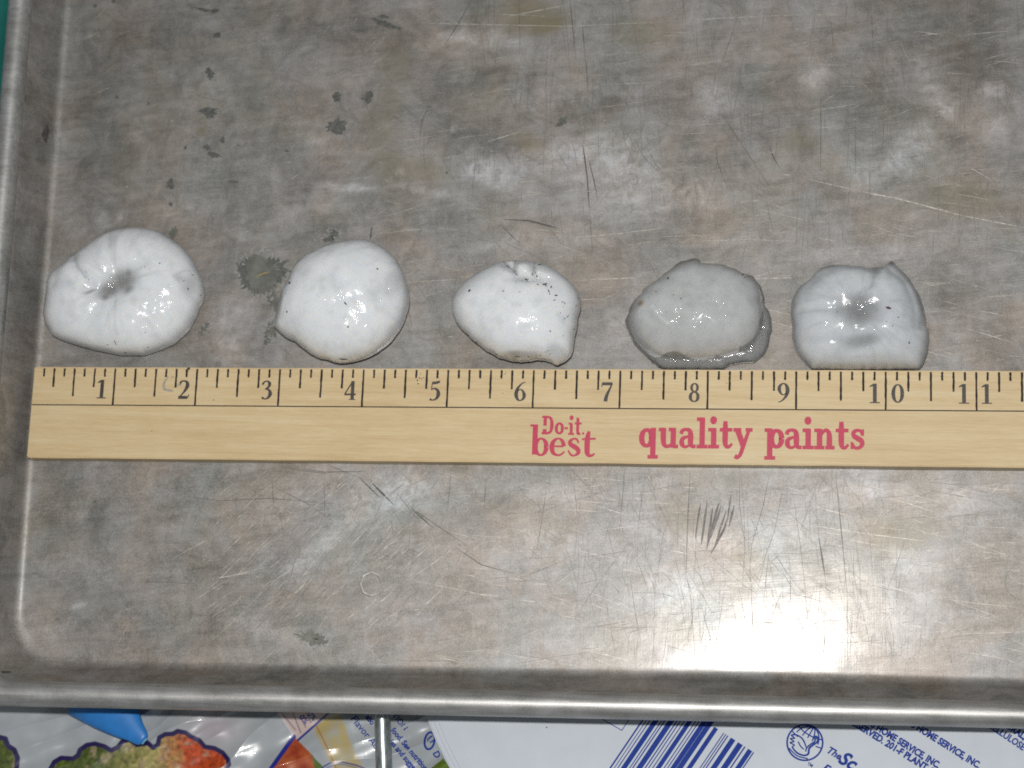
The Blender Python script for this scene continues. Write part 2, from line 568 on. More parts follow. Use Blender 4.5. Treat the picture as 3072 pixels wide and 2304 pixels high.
def floor_pt(px, py, lift):
    p = at(px, py, 0)
    for _ in range(2):
        p = at(px, py, float(warp(p.x, p.y)))
    return (p.x, p.y, float(warp(p.x, p.y)) + lift)


# stains and scratches of the pan floor
class Sheet:
    def __init__(self):
        self.v, self.f, self.k = [], [], 0

    def poly(self, pts, lift):
        b = len(self.v)
        cx, cy = sum(p[0] for p in pts) / len(pts), sum(p[1] for p in pts) / len(pts)
        self.v.append(floor_pt(cx, cy, lift))
        self.v += [floor_pt(x, y, lift) for x, y in pts]
        n = len(pts)
        self.f += [(b, b + 1 + (i + 1) % n, b + 1 + i) for i in range(n)]

    def strip(self, pts, w, step=40, jit=0.0):
        # pts in trace coordinates; tapered ribbon
        P = []
        for (xa, ya), (xb, yb) in zip(pts[:-1], pts[1:]):
            n = max(1, int(math.hypot(xb - xa, yb - ya) / step))
            P += [(xa + (xb - xa) * i / n, ya + (yb - ya) * i / n) for i in range(n)]
        P.append(pts[-1])
        n = len(P)
        self.k += 1
        lift = 2.2e-5 + (self.k % 40) * 6e-7
        b = len(self.v)
        for i, (x, y) in enumerate(P):
            xa, ya = P[max(0, i - 1)]
            xb, yb = P[min(n - 1, i + 1)]
            L = math.hypot(xb - xa, yb - ya) or 1
            t = i / max(1, n - 1)
            ww = w * 0.5 * (0.25 + 0.75 * math.sin(math.pi * min(1, max(0, t)) ** 0.8) ** 0.5) * random.uniform(0.75, 1.25)
            nx, ny = -(yb - ya) / L * ww, (xb - xa) / L * ww
            jx, jy = random.uniform(-jit, jit), random.uniform(-jit, jit)
            self.v.append(floor_pt(x + nx + jx, y + ny + jy, lift))
            self.v.append(floor_pt(x - nx + jx, y - ny + jy, lift))
        for i in range(n - 1):
            a = b + 2 * i
            self.f.append((a, a + 1, a + 3, a + 2))

    def build(self, name, mat, parent, kind=None):
        o = mesh_obj(name, self.v, self.f, mat, None, False, kind)
        bm = bmesh.new()
        bm.from_mesh(o.data)
        for f in bm.faces:
            f.normal_update()
            if f.normal.z < 0:
                f.normal_flip()
        bm.to_mesh(o.data)
        bm.free()
        attach(o, parent)
        return o


def jag(x, y, rx, ry, ang=0, n=34, rough=0.28, seed=0):
    r_ = random.Random(seed + int(x * 7 + y * 13))
    c, s = math.cos(math.radians(ang)), math.sin(math.radians(ang))
    ph = [r_.uniform(0, 6.28) for _ in range(4)]
    out = []
    for i in range(n):
        a = 2 * math.pi * i / n
        k = 1 + 0.16 * math.sin(2 * a + ph[0]) + 0.12 * math.sin(3 * a + ph[1]) + r_.uniform(-rough, rough) + (0.22 if r_.random() < 0.22 else 0)
        u, v = rx * k * math.cos(a), ry * k * math.sin(a)
        out.append((x + u * c - v * s, y + u * s + v * c))
    return out


for (x, y, rx, ry, ang) in [(651, 106, 11, 10, 0), (630, 221, 12, 13, 0), (626, 335, 27, 13, -5), (620, 442, 11, 8, 0), (641, 465, 17, 9, 5),
                            (668, 420, 7, 8, 0), (556, 443, 4, 4, 0), (512, 553, 13, 12, 0), (512, 612, 6, 6, 0), (285, 18, 5, 6, 0), (340, 4, 6, 5, 0),
                            (612, 29, 26, 4, 8), (645, 32, 10, 7, 0), (1156, 72, 42, 9, 22), (1150, 50, 14, 6, 0), (1010, 290, 12, 14, 0), (1103, 293, 16, 15, 0), (1012, 381, 25, 23, 0),
                            (350, 291, 5, 5, 0), (445, 311, 4, 4, 0), (735, 432, 6, 2, -20), (715, 436, 5, 2, 0), (830, 448, 5, 2, 10), (860, 453, 7, 3, 15),
                            (1686, 366, 17, 11, -20), (1113, 700, 3, 14, 10), (1002, 700, 14, 12, 0), (985, 718, 14, 10, 0), (700, 545, 18, 3, 3), (283, 1505, 3, 5, 0),
                            (1340, 518, 4, 4, 0)]:
    s = Sheet()
    s.poly(jag(x, y, rx, ry, ang, 30 if rx > 9 else 14), 1.6e-5)
    s.build("corrosion_spot", M_STAIN, pan)
rs = random.Random(8)
crust = Sheet()
for k in range(70):
    a = rs.uniform(0, 6.28)
    r = rs.gauss(72, 6)
    crust.poly(jag(783 + r * math.cos(a), 820 + r * 0.92 * math.sin(a), rs.uniform(3, 9), rs.uniform(2, 4), math.degrees(a) + rs.uniform(-40, 40), 12, 0.4, k), 0.6e-5 + k * 5e-8)
crust.build("pale_crust", M_CRUST, pan, "stuff")
big = Sheet()
big.poly(jag(783, 820, 61, 57, 0, 90, 0.12, 21), 1.1e-5)
big.build("corrosion_stain", M_STAIN, pan)
big = Sheet()
big.poly(jag(784, 821, 53, 49, 0, 70, 0.09, 21), 1.4e-5)
big.build("corrosion_stain", M_STAIN3, pan)
fibre = Sheet()
fibre.strip([(770, 830), (785, 822), (811, 815)], 3.2, 8)
fibre.build("yellow_fibre", simple("yellow_fibre", (0.42, 0.31, 0.07), 0.6), pan)
for (x, y, rx, ry, ang) in [(822, 905, 26, 16, 60), (812, 990, 14, 26, 10), (800, 1022, 10, 14, 0), (925, 1912, 34, 16, 12), (955, 1922, 22, 18, 0),
                            (520, 700, 10, 18, 30), (612, 985, 10, 20, 20)]:
    s = Sheet()
    s.poly(jag(x, y, rx, ry, ang, 34, 0.35), 1.3e-5)
    s.build("corrosion_spot", M_STAIN2, pan)
s = Sheet()
for k in range(60):
    a = random.uniform(0, 6.28)
    r = random.gauss(72, 7)
    s.poly(jag(785 + r * math.cos(a), 822 + r * 0.95 * math.sin(a), random.uniform(1.5, 4.5), random.uniform(1.5, 4.5), 0, 7, 0.3, k), 1.9e-5 + k * 1e-7)
for cx, cy, rr, n in ((1000, 705, 26, 26), (960, 730, 20, 16), (940, 1915, 40, 40), (815, 1000, 30, 24), (610, 985, 20, 12)):
    for k in range(n):
        a = random.uniform(0, 6.28)
        r = random.gauss(rr, 6)
        s.poly(jag(cx + r * math.cos(a), cy + r * .7 * math.sin(a), random.uniform(1.5, 4), random.uniform(1.5, 3.5), 0, 7, 0.3, k), 1.9e-5 + k * 1e-7)
for x, y in ((516, 363), (380, 560), (547, 613), (372, 728), (1888, 540), (2218, 320), (2550, 640)):
    s.poly(jag(x, y, 4, 3.2, 0, 8), 2.4e-5)
s.build("pale_crust", M_CRUST, pan, "stuff")


def zoomed(ox, oy, sc, pts):
    return [(ox + x / sc, oy + y / sc) for x, y in pts]


dark, mid, light = Sheet(), Sheet(), Sheet()
Z2 = (1000, 0, 2.212)
Z3 = (2072, 0, 2.212)
Z7 = (0, 1380, 2.212)
Z8 = (1900, 1380, 1.887)
OV = (0, 0, 0.72005)
for z, w, pts in [
    (Z3, 2.2, [(925, 110), (940, 230), (950, 340)]), (Z3, 1.8, [(1200, 120), (1215, 350)]), (Z3, 1.6, [(1245, 230), (1255, 400)]),
    (Z3, 3.0, [(862, 620), (864, 880), (862, 1140)]), (Z3, 1.8, [(1092, 800), (1096, 1200)]), (Z3, 2.4, [(1282, 780), (1275, 970)]),
    (Z3, 2.0, [(435, 680), (425, 840)]), (Z3, 2.4, [(240, 810), (340, 960), (445, 1120)]), (Z3, 1.6, [(445, 1120), (540, 1270)]),
    (Z3, 2.6, [(165, 930), (178, 1080), (235, 1220)]), (Z3, 6.5, [(520, 965), (548, 1040), (590, 1115)]), (Z3, 2, [(140, 0), (200, 40), (255, 105)]),
    (Z2, 3.0, [(915, 0), (850, 120), (740, 300)]), (Z2, 2.0, [(1232, 0), (1240, 300)]), (Z2, 3.2, [(1570, 0), (1588, 180), (1610, 400)]),
    (Z2, 4.5, [(1652, 150), (1668, 350)]), (Z2, 3.0, [(1668, 350), (1690, 560)]), (Z2, 3, [(640, 690), (590, 800), (565, 960)]),
    (Z2, 6.0, [(1655, 950), (1685, 1180), (1700, 1400)]), (Z2, 3.0, [(1700, 1400), (1720, 1659)]), (Z2, 4.0, [(1690, 1040), (1730, 1200), (1755, 1330)]),
    (Z2, 7.0, [(1130, 1455), (1300, 1465), (1500, 1518)]), (Z2, 3.2, [(1110, 1490), (1240, 1620)]), (Z2, 2.5, [(1620, 860), (1645, 920)]),
    (Z2, 2.0, [(800, 1430), (810, 1600)]), (Z2, 2, [(2120, 410), (2135, 450)]), (Z2, 2, [(920, 870), (980, 960)]),
    (Z8, 3.4, [(322, 60), (310, 300), (298, 630)]), (Z8, 2.2, [(298, 630), (325, 780), (350, 1130)]),
    (Z8, 3.0, [(770, 80), (735, 260), (670, 480), (660, 620)]), (Z8, 6.0, [(660, 600), (668, 740)]), (Z8, 3.4, [(668, 740), (680, 1060)]),
    (Z8, 3.6, [(1145, 70), (1180, 430), (1210, 760)]), (Z8, 2.4, [(1210, 760), (1216, 1190)]), (Z8, 4, [(1035, 330), (1050, 440)]),
    (Z8, 8, [(1050, 440), (1070, 560), (1085, 660)]), (Z8, 4, [(1085, 660), (1098, 760)]), (Z8, 2.0, [(850, 140), (800, 400), (690, 700)]),
    (Z8, 2.0, [(600, 90), (600, 250), (640, 540)]), (Z8, 2.0, [(905, 200), (945, 480), (975, 740)]), (Z8, 2.4, [(780, 500), (870, 640), (960, 750)]),
    (Z8, 2.6, [(900, 640), (950, 740)]), (Z8, 2.0, [(470, 90), (465, 200)]), (Z8, 3.2, [(20, 560), (85, 740)]), (Z8, 2, [(0, 750), (200, 755)]),
    (Z8, 2.0, [(255, 230), (250, 520)]), (Z8, 2.2, [(640, 130), (740, 190)]), (Z8, 2.5, [(870, 860), (880, 910), (980, 935)]), (Z8, 2.5, [(875, 862), (930, 870)]),
    (Z8, 2.0, [(680, 1065), (770, 990)]), (Z8, 2.0, [(745, 1060), (755, 1160)]), (Z8, 2.0, [(1100, 1140), (1190, 1060)]), (Z8, 1.8, [(150, 1040), (330, 1090)]),
    (Z8, 2.0, [(120, 210), (220, 400)]), (Z8, 1.8, [(60, 90), (160, 290)]), (Z8, 1.8, [(560, 420), (555, 590)]), (Z8, 1.8, [(430, 540), (640, 720)]),
    (Z7, 2.2, [(1220, 240), (1450, 270), (1800, 255), (2200, 290)]), (Z7, 2.2, [(920, 808), (1120, 812), (1300, 822)]), (Z7, 4, [(1580, 30), (1600, 90)]),
    (Z7, 2.6, [(1850, 40), (2000, 70), (2180, 92)]), (Z7, 2.2, [(1805, 120), (1818, 330)]), (Z7, 2.2, [(1850, 310), (1880, 490)]),
    (Z7, 2.2, [(1945, 270), (1955, 420)]), (Z7, 2.0, [(2150, 120), (2155, 400)]), (Z7, 2, [(1820, 180), (2040, 290), (2200, 400)]),
    (OV, 6, [(775, 1030), (820, 1075)]), (OV, 8, [(800, 1040), (850, 1090)]), (OV, 7, [(865, 1075), (900, 1120)]), (OV, 7, [(890, 1100), (935, 1140)]),
    (OV, 5, [(845, 1125), (850, 1160)]), (OV, 6, [(755, 1160), (775, 1135)]), (OV, 6, [(770, 1172), (792, 1150)]), (OV, 4, [(980, 1180), (1040, 1220), (1105, 1238)]),
    (OV, 3, [(640, 1010), (700, 1020), (790, 1018)]), (OV, 3, [(700, 1000), (770, 1030)]), (OV, 2.4, [(1350, 1010), (1338, 1150)]), (OV, 3, [(1050, 1040), (1045, 1100)]),
    (OV, 2.4, [(830, 1010), (840, 1050)]), (OV, 2.4, [(975, 1010), (965, 1120)]), (OV, 2.4, [(1180, 1060), (1160, 1190)]), (OV, 3, [(885, 1095), (1010, 1180)]),
]:
    dark.strip(zoomed(*z, pts), w * 0.68)
for pts in [[(380, 240), (350, 450)], [(412, 228), (426, 270)], [(415, 240), (385, 480)], [(450, 265), (415, 510)], [(483, 245), (420, 490)],
            [(500, 255), (440, 440)], [(525, 290), (465, 470)], [(552, 200), (535, 330), (490, 440)], [(572, 258), (540, 380)], [(525, 370), (440, 530)],
            [(478, 250), (450, 370)], [(510, 250), (500, 300)]]:
    dark.strip(zoomed(*Z8, pts), random.uniform(4, 7), 20, 0.8)
for z, w, pts in [
    (Z3, 3.2, [(0, 132), (400, 112), (530, 104)]), (Z3, 4.5, [(530, 104), (740, 100)]), (Z3, 2.5, [(740, 100), (1040, 97)]),
    (Z3, 5.0, [(1110, 1265), (1400, 1325), (1800, 1430)]), (Z3, 4.2, [(1800, 1430), (2212, 1510)]), (Z3, 3, [(780, 1190), (1110, 1265)]),
    (Z3, 3.2, [(1480, 205), (1680, 235)]), (Z3, 3.5, [(930, 370), (980, 370)]), (Z3, 2.4, [(1820, 1070), (1960, 1115)]), (Z3, 3, [(1850, 1110), (2005, 1200)]),
    (Z3, 3, [(2000, 1250), (2150, 1290)]), (Z3, 3, [(1680, 1555), (1790, 1580)]), (Z3, 3, [(2010, 1590), (2085, 1605)]), (Z3, 3, [(2015, 1605), (2085, 1618)]),
    (Z3, 2.2, [(0, 832), (250, 815)]), (Z3, 2.0, [(0, 1602), (400, 1590), (780, 1605)]), (Z3, 2.2, [(1400, 130), (1560, 145)]), (Z3, 2.5, [(1930, 1540), (2030, 1555)]),
    (Z2, 2.4, [(560, 150), (830, 160), (1560, 175), (2212, 145)]), (Z2, 2.8, [(1160, 110), (1560, 30)]), (Z2, 3.4, [(1700, 502), (1815, 498)]),
    (Z2, 2.4, [(1840, 560), (2212, 545)]), (Z2, 3.6, [(1010, 945), (1250, 870)]), (Z2, 3.0, [(330, 1540), (460, 1490)]), (Z2, 3.0, [(290, 1165), (340, 1100)]),
    (Z2, 3.0, [(1560, 1580), (1900, 1550), (2212, 1510)]), (Z2, 2.5, [(1980, 25), (2150, 5)]), (Z2, 2.2, [(1360, 1055), (1560, 1000)]),
    (Z8, 4.0, [(1040, 375), (1300, 415)]), (Z8, 3.0, [(1300, 415), (1650, 460)]), (Z8, 2.6, [(1490, 170), (1750, 245)]), (Z8, 2.4, [(1750, 130), (1880, 170), (2000, 195)]),
    (Z8, 4.0, [(1230, 890), (1330, 930), (1410, 965)]), (Z8, 3.4, [(1160, 1010), (1400, 1050)]), (Z8, 2.4, [(1390, 700), (1610, 765)]), (Z8, 2.4, [(1500, 720), (1580, 745)]),
    (Z7, 3.4, [(1210, 240), (1295, 208)]), (Z7, 3.4, [(1390, 797), (1570, 760), (1750, 715)]), (Z7, 2.4, [(1250, 955), (1500, 800)]), (Z7, 2.2, [(1360, 1050), (1480, 930)]),
    (Z7, 2.4, [(1780, 880), (1870, 780)]), (Z7, 5.0, [(2095, 545), (2140, 512)]), (Z7, 2.4, [(2000, 620), (2095, 545)]), (Z7, 2.4, [(1150, 650), (1450, 490)]),
    (Z7, 2.8, [(1450, 160), (1560, 60)]), (Z7, 3, [(1245, 1285), (1275, 1245)]), (Z7, 2.4, [(1640, 680), (1700, 600), (1800, 500)]), (Z7, 2, [(900, 800), (960, 812)]),
    (OV, 4.0, [(1540, 605), (1712, 600)]), (OV, 3.2, [(1255, 605), (1380, 600)]), (OV, 3, [(880, 610), (985, 604)]), (OV, 2.6, [(1880, 420), (1960, 430)]),
    (OV, 3, [(1750, 240), (1850, 225)]), (OV, 3.4, [(1090, 355), (1160, 340)]), (OV, 3, [(455, 1250), (560, 1235)]),
]:
    light.strip(zoomed(*z, pts), w * 0.8)
# the ring-shaped mark low on the pan
hexp = [(1115 + 33 * math.cos(a), 1752 + 36 * math.sin(a)) for a in np.linspace(0, 2 * math.pi, 9)]
light.strip(hexp, 3, 12)
mid.strip([(x - 3, y + 3) for x, y in hexp], 3.5, 12)
hexp = [(3070 + 55 * math.cos(a), 1745 + 55 * math.sin(a)) for a in np.linspace(1.7, 4.6, 9)]
mid.strip(hexp, 3, 12)


def scatter(sheet, n, box, ang, spread, length, width, curve=0.012):
    x0, y0, x1, y1 = box
    for _ in range(n):
        x, y = random.uniform(x0, x1), random.uniform(y0, y1)
        a = math.radians(random.gauss(ang, spread))
        L = random.uniform(*length) * random.choice((0.5, 1, 1, 1.6))
        dx, dy = math.cos(a) * L / 2, math.sin(a) * L / 2
        k = random.gauss(0, curve) * L
        sheet.strip([(x - dx, y - dy), (x - dy * 0 + k * math.sin(a), y - k * math.cos(a)), (x + dx, y + dy)], random.uniform(*width), 60)


scatter(light, 190, (650, 1420, 1300, 1880), -42, 7, (20, 130), (0.8, 1.9))
scatter(mid, 140, (650, 1420, 1400, 1880), -48, 22, (20, 110), (0.8, 1.8))
scatter(mid, 260, (1700, 1420, 2700, 1990), 88, 12, (30, 220), (0.7, 1.7))
scatter(mid, 120, (1600, 1420, 2600, 1800), 55, 14, (30, 150), (0.7, 1.6))
scatter(light, 150, (1300, 1420, 3070, 1990), 12, 8, (20, 150), (0.8, 1.9))
scatter(mid, 160, (1300, 1420, 3070, 1990), -6, 10, (20, 160), (0.8, 1.8))
scatter(mid, 260, (1400, 0, 3060, 760), 91, 8, (25, 180), (0.8, 1.8))
scatter(light, 230, (1200, 0, 3060, 1090), -6, 9, (15, 120), (0.8, 1.9))
scatter(light, 70, (2300, 500, 3060, 1090), 14, 6, (15, 110), (0.8, 2.0))
scatter(mid, 160, (1000, 250, 2300, 1090), 60, 18, (20, 120), (0.8, 1.8))
scatter(light, 60, (250, 0, 1200, 700), -35, 14, (10, 70), (0.7, 1.6))
scatter(mid, 50, (250, 0, 1300, 1080), 5, 30, (10, 70), (0.7, 1.6))
scatter(mid, 50, (120, 1420, 900, 1980), -50, 30, (20, 90), (0.7, 1.5))
scatter(mid, 420, (500, 300, 3060, 1090), 0, 50, (8, 60), (0.6, 1.3))
scatter(light, 380, (700, 100, 3060, 1090), -4, 26, (8, 60), (0.5, 1.2))
scatter(mid, 420, (300, 1420, 3060, 1990), 40, 60, (8, 70), (0.6, 1.3))
scatter(light, 320, (300, 1420, 3060, 1990), -20, 35, (8, 60), (0.5, 1.2))
dark.build("dark_scratches", M_SDARK, pan, "stuff")
mid.build("faint_scratches", M_SMID, pan, "stuff")
light.build("bright_scratches", M_SLIGHT, pan, "stuff")

# chips of dark residue on the sloping left wall
bvh_pan = BVHTree.FromPolygons([tuple(v.co) for v in pan_body.data.vertices], [tuple(p.vertices) for p in pan_body.data.polygons])


def drape(bvh, px, py, lift):
    d = (MC @ Vector(((px - 1536) / F_PX, (1152 - py) / F_PX, -1.0))).normalized()
    hit = bvh.ray_cast(CAM, d)
    if hit[0] is None:
        return None
    n = hit[1] if hit[1].dot(d) < 0 else -hit[1]
    return hit[0] + n * lift


def draped_patch(name, bvh, polys, mat, parent, lift=3e-5, kind=None):
    v, f = [], []
    for pts in polys:
        cx, cy = sum(p[0] for p in pts) / len(pts), sum(p[1] for p in pts) / len(pts)
        ring = [drape(bvh, x, y, lift) for x, y in pts]
        c = drape(bvh, cx, cy, lift)
        if c is None or any(r is None for r in ring):
            continue
        b = len(v)
        v += [c] + ring
        n = len(ring)
        f += [(b, b + 1 + (i + 1) % n, b + 1 + i) for i in range(n)]
    o = mesh_obj(name, v, f, mat, None, False, kind)
    attach(o, parent)
    return o


draped_patch("corrosion_spot", bvh_pan, [jag(137, 402, 11, 23, 0, 24, 0.25)], M_SDARK, pan)
draped_patch("corrosion_spot", bvh_pan, [jag(75, 296, 3, 11, 8, 12, 0.3)], M_STAIN, pan)
draped_patch("corrosion_spot", bvh_pan, [jag(18, 2016, 22, 4, 5, 12, 0.3)], M_SDARK, pan)

# ------------------------------------------------------------------ ribbon lettering
def smooth_pts(pts, n=7):
    if len(pts) < 3:
        return [tuple(p) for p in pts]
    out = []
    P = [pts[0]] + list(pts) + [pts[-1]]
    for i in range(1, len(P) - 2):
        p0, p1, p2, p3 = (np.array(q, float) for q in P[i - 1:i + 3])
        for k in range(n):
            t = k / n
            out.append(tuple(0.5 * (2 * p1 + (p2 - p0) * t + (2 * p0 - 5 * p1 + 4 * p2 - p3) * t * t + (3 * p1 - p0 - 3 * p2 + p3) * t ** 3)))
    out.append(tuple(pts[-1]))
    return out


class Ink:
    """flat print: strokes given in a local frame, laid on a plane by a mapping"""

    def __init__(self):
        self.v, self.f, self.k = [], [], 0

    def stroke(self, pts, mp, closed=False):
        S = smooth_pts(list(pts) + ([pts[0]] if closed else []))
        n = len(S)
        self.k += 1
        b = len(self.v)
        for i, (x, y, w) in enumerate(S):
            xa, ya, _ = S[max(0, i - 1)]
            xb, yb, _ = S[min(n - 1, i + 1)]
            L = math.hypot(xb - xa, yb - ya) or 1
            nx, ny = -(yb - ya) / L * w / 2, (xb - xa) / L * w / 2
            self.v.append(mp(x + nx, y + ny, self.k))
            self.v.append(mp(x - nx, y - ny, self.k))
        for i in range(n - 1):
            a = b + 2 * i
            self.f.append((a + 1, a + 3, a + 2, a))

    def disc(self, x, y, r, mp, n=18):
        self.k += 1
        b = len(self.v)
        self.v += [mp(x + r * math.cos(2 * math.pi * i / n), y + r * math.sin(2 * math.pi * i / n), self.k) for i in range(n)]
        self.f.append(tuple(range(b, b + n)))

    def poly(self, pts, mp):
        self.k += 1
        b = len(self.v)
        self.v += [mp(x, y, self.k) for x, y in pts]
        self.f.append(tuple(range(b, b + len(pts))))

    def mesh(self, vs, fs, mp):
        self.k += 1
        b = len(self.v)
        self.v += [mp(x, y, self.k) for x, y in vs]
        self.f += [tuple(b + i for i in f) for f in fs]

    def build(self, name, mat, parent):
        o = mesh_obj(name, self.v, self.f, mat)
        bm = bmesh.new()
        bm.from_mesh(o.data)
        for f in bm.faces:
            f.normal_update()
            if f.normal.z < 0:
                f.normal_flip()
        bm.to_mesh(o.data)
        bm.free()
        attach(o, parent)
        return o


def ell(cx, cy, rx, ry, ws, wt):
    out = []
    for i in range(12):
        a = 2 * math.pi * i / 12
        c = abs(math.cos(a))
        out.append((cx + rx * math.cos(a), cy + ry * math.sin(a), wt + (ws - wt) * c ** 1.5))
    return out


DIG = {
    '1': [[(.3, 1, .17), (.3, 0, .17)], [(.06, .025, .05), (.54, .025, .05)], [(.06, .84, .04), (.18, .91, .09), (.30, .95, .1)]],
    '2': [[(.06, .74, .13), (.13, .90, .10), (.29, .965, .07), (.44, .88, .14), (.47, .70, .18), (.36, .44, .12), (.2, .22, .07), (.07, .07, .05)],
          [(.04, .075, .15), (.50, .075, .15)], [(.52, .04, .05), (.57, .25, .04)]],
    '3': [[(.07, .78, .10), (.17, .93, .08), (.31, .97, .07), (.43, .85, .15), (.39, .66, .11), (.22, .55, .05)],
          [(.22, .55, .05), (.41, .5, .10), (.49, .30, .18), (.40, .10, .12), (.24, .02, .06), (.08, .10, .13)]],
    '4': [[(.40, .98, .07), (.03, .31, .06)], [(.01, .29, .09), (.58, .29, .09)], [(.41, 1, .16), (.41, 0, .16)], [(.24, .02, .04), (.57, .02, .04)]],
    '5': [[(.15, .92, .13), (.34, .93, .13), (.53, 1.0, .10)], [(.16, .95, .045), (.12, .55, .045)],
          [(.12, .56, .05), (.27, .63, .08), (.43, .52, .14), (.47, .30, .18), (.37, .09, .11), (.2, .015, .06), (.06, .07, .12)]],
    '6': [[(.52, .99, .04), (.32, .88, .07), (.14, .62, .14), (.09, .34, .18), (.16, .10, .12), (.30, .02, .06), (.45, .14, .13), (.48, .33, .16), (.40, .53, .09), (.28, .60, .05), (.14, .50, .05)]],
    '7': [[(.05, .92, .14), (.55, .92, .14)], [(.06, .96, .04), (.03, .74, .04)], [(.54, .92, .06), (.38, .55, .11), (.27, .25, .16), (.23, 0, .18)]],
    '8': [ell(.295, .745, .145, .21, .12, .06) + [ell(.295, .745, .145, .21, .12, .06)[0]], ell(.285, .27, .185, .245, .15, .06) + [ell(.285, .27, .185, .245, .15, .06)[0]]],
    '9': [[(.08, .01, .04), (.28, .12, .07), (.46, .38, .14), (.51, .66, .18), (.44, .90, .12), (.30, .98, .06), (.15, .86, .13), (.12, .67, .16), (.20, .47, .09), (.32, .40, .05), (.46, .50, .05)]],
}
DIG['0'] = [ell(.3, .5, .21, .45, .17, .06) + [ell(.3, .5, .21, .45, .17, .06)[0]]]


def slab(x0, x1, y, h=.17):
    return [(x0, y, h), (x1, y, h)]


W_ = .29
BOW = lambda cx, rx=.29: ell(cx, .5, rx, .39, .30, .17) + [ell(cx, .5, rx, .39, .30, .17)[0]]
SLAB = {
    'q': (1.12, [BOW(.43), [(.80, 1.0, W_), (.80, -.45, W_)], slab(.50, 1.10, -.43)]),
    'u': (1.16, [[(.27, 1.0, W_), (.27, .45, W_), (.33, .18, .24), (.50, .085, .17), (.68, .14, .15), (.82, .30, .12)], [(.84, 1, W_), (.84, .02, W_)], slab(.0, .3, .915), slab(.57, .86, .915), slab(.84, 1.13, .085)]),
    'a': (1.0, [[(.13, .70, .22), (.20, .86, .19), (.42, .925, .15), (.62, .84, .24), (.68, .62, W_), (.68, .30, W_), (.74, .12, .2), (.98, .085, .17)],
                [(.66, .58, .12), (.42, .55, .14), (.21, .44, .22), (.18, .24, .27), (.32, .08, .16), (.52, .10, .13), (.66, .24, .12)]]),
    'l': (.66, [[(.34, 1.52, W_), (.34, .0, W_)], slab(.02, .36, 1.43), slab(.02, .66, .085)]),
    'i': (.66, [[(.34, 1.0, W_), (.34, .0, W_)], slab(.02, .36, .915), slab(.02, .66, .085)]),
    't': (.80, [[(.34, 1.34, .22), (.34, .9, W_), (.34, .35, W_), (.40, .13, .22), (.56, .085, .16), (.74, .24, .13)], slab(.02, .74, .915)]),
    'y': (1.08, [[(.22, .95, .30), (.40, .55, .29), (.56, .12, .26)], [(.92, .95, .17), (.74, .52, .19), (.54, .02, .22), (.42, -.28, .2), (.25, -.43, .18), (.10, -.36, .24)], slab(.0, .46, .915), slab(.70, 1.10, .915)]),
    'p': (1.14, [BOW(.70), [(.32, 1.0, W_), (.32, -.45, W_)], slab(.02, .64, -.43), slab(.02, .34, .915)]),
    'n': (1.20, [[(.32, 1.0, W_), (.32, 0, W_)], slab(.02, .34, .915), slab(.02, .60, .085), [(.40, .66, .12), (.54, .86, .16), (.70, .92, .18), (.84, .78, .25), (.87, .5, W_), (.87, .0, W_)], slab(.64, 1.17, .085)]),
    's': (.92, [[(.70, .70, .14), (.62, .88, .15), (.42, .925, .15), (.23, .82, .21), (.24, .66, .23), (.44, .54, .25), (.66, .42, .25), (.70, .24, .23), (.52, .085, .16), (.28, .10, .15), (.16, .30, .14)],
                [(.74, .98, .13), (.74, .66, .13)], [(.13, .36, .13), (.13, .02, .13)]]),
}
THIN = {   # the lighter, more contrasted letters of the small mark
    'b': (1.06, [[(.28, 1.68, .24), (.28, .06, .24)], slab(.0, .3, 1.62, .10), ell(.62, .48, .30, .44, .22, .09) + [ell(.62, .48, .30, .44, .22, .09)[0]]]),
    'e': (.96, [[(.16, .52, .08), (.80, .52, .08)], [(.82, .52, .20), (.72, .82, .15), (.50, .94, .08), (.26, .80, .17), (.16, .50, .23), (.24, .18, .18), (.48, .05, .10), (.70, .10, .09), (.86, .26, .07)]]),
    's': (.80, [[(.66, .70, .07), (.56, .90, .10), (.38, .94, .09), (.20, .80, .16), (.22, .64, .19), (.42, .52, .22), (.62, .38, .21), (.66, .20, .18), (.48, .05, .09), (.26, .08, .10), (.10, .32, .07)]]),
    't': (.80, [[(.42, 1.35, .14), (.34, .95, .24), (.34, .28, .24), (.42, .08, .18), (.58, .05, .12), (.76, .16, .08)], [(.04, .92, .09), (.80, .96, .09)]]),
    'D': (1.28, [[(.34, 1.44, .30), (.34, .70, .30)], [(.30, .42, .38), (.34, .02, .30)], slab(.02, .66, 1.42, .17), slab(.02, .66, .09, .17), [(.62, 1.42, .17), (.92, 1.26, .24), (1.02, .76, .32), (.92, .26, .24), (.60, .09, .17)]]),
    'o': (1.0, [ell(.50, .5, .31, .40, .28, .16) + [ell(.50, .5, .31, .40, .28, .16)[0]]]),
    '-': (.36, [slab(.02, .34, .52, .16)]),
    'i': (.60, [[(.32, .92, .26), (.32, .0, .26)], slab(.04, .34, .90, .15), slab(.02, .62, .07, .15)]),
    'T': (.80, [[(.36, 1.36, .26), (.36, .3, .26), (.44, .10, .2), (.66, .10, .15)], slab(.06, .74, .92, .15), slab(.2, .4, 1.32, .12)]),
    '.': (.24, []),
}


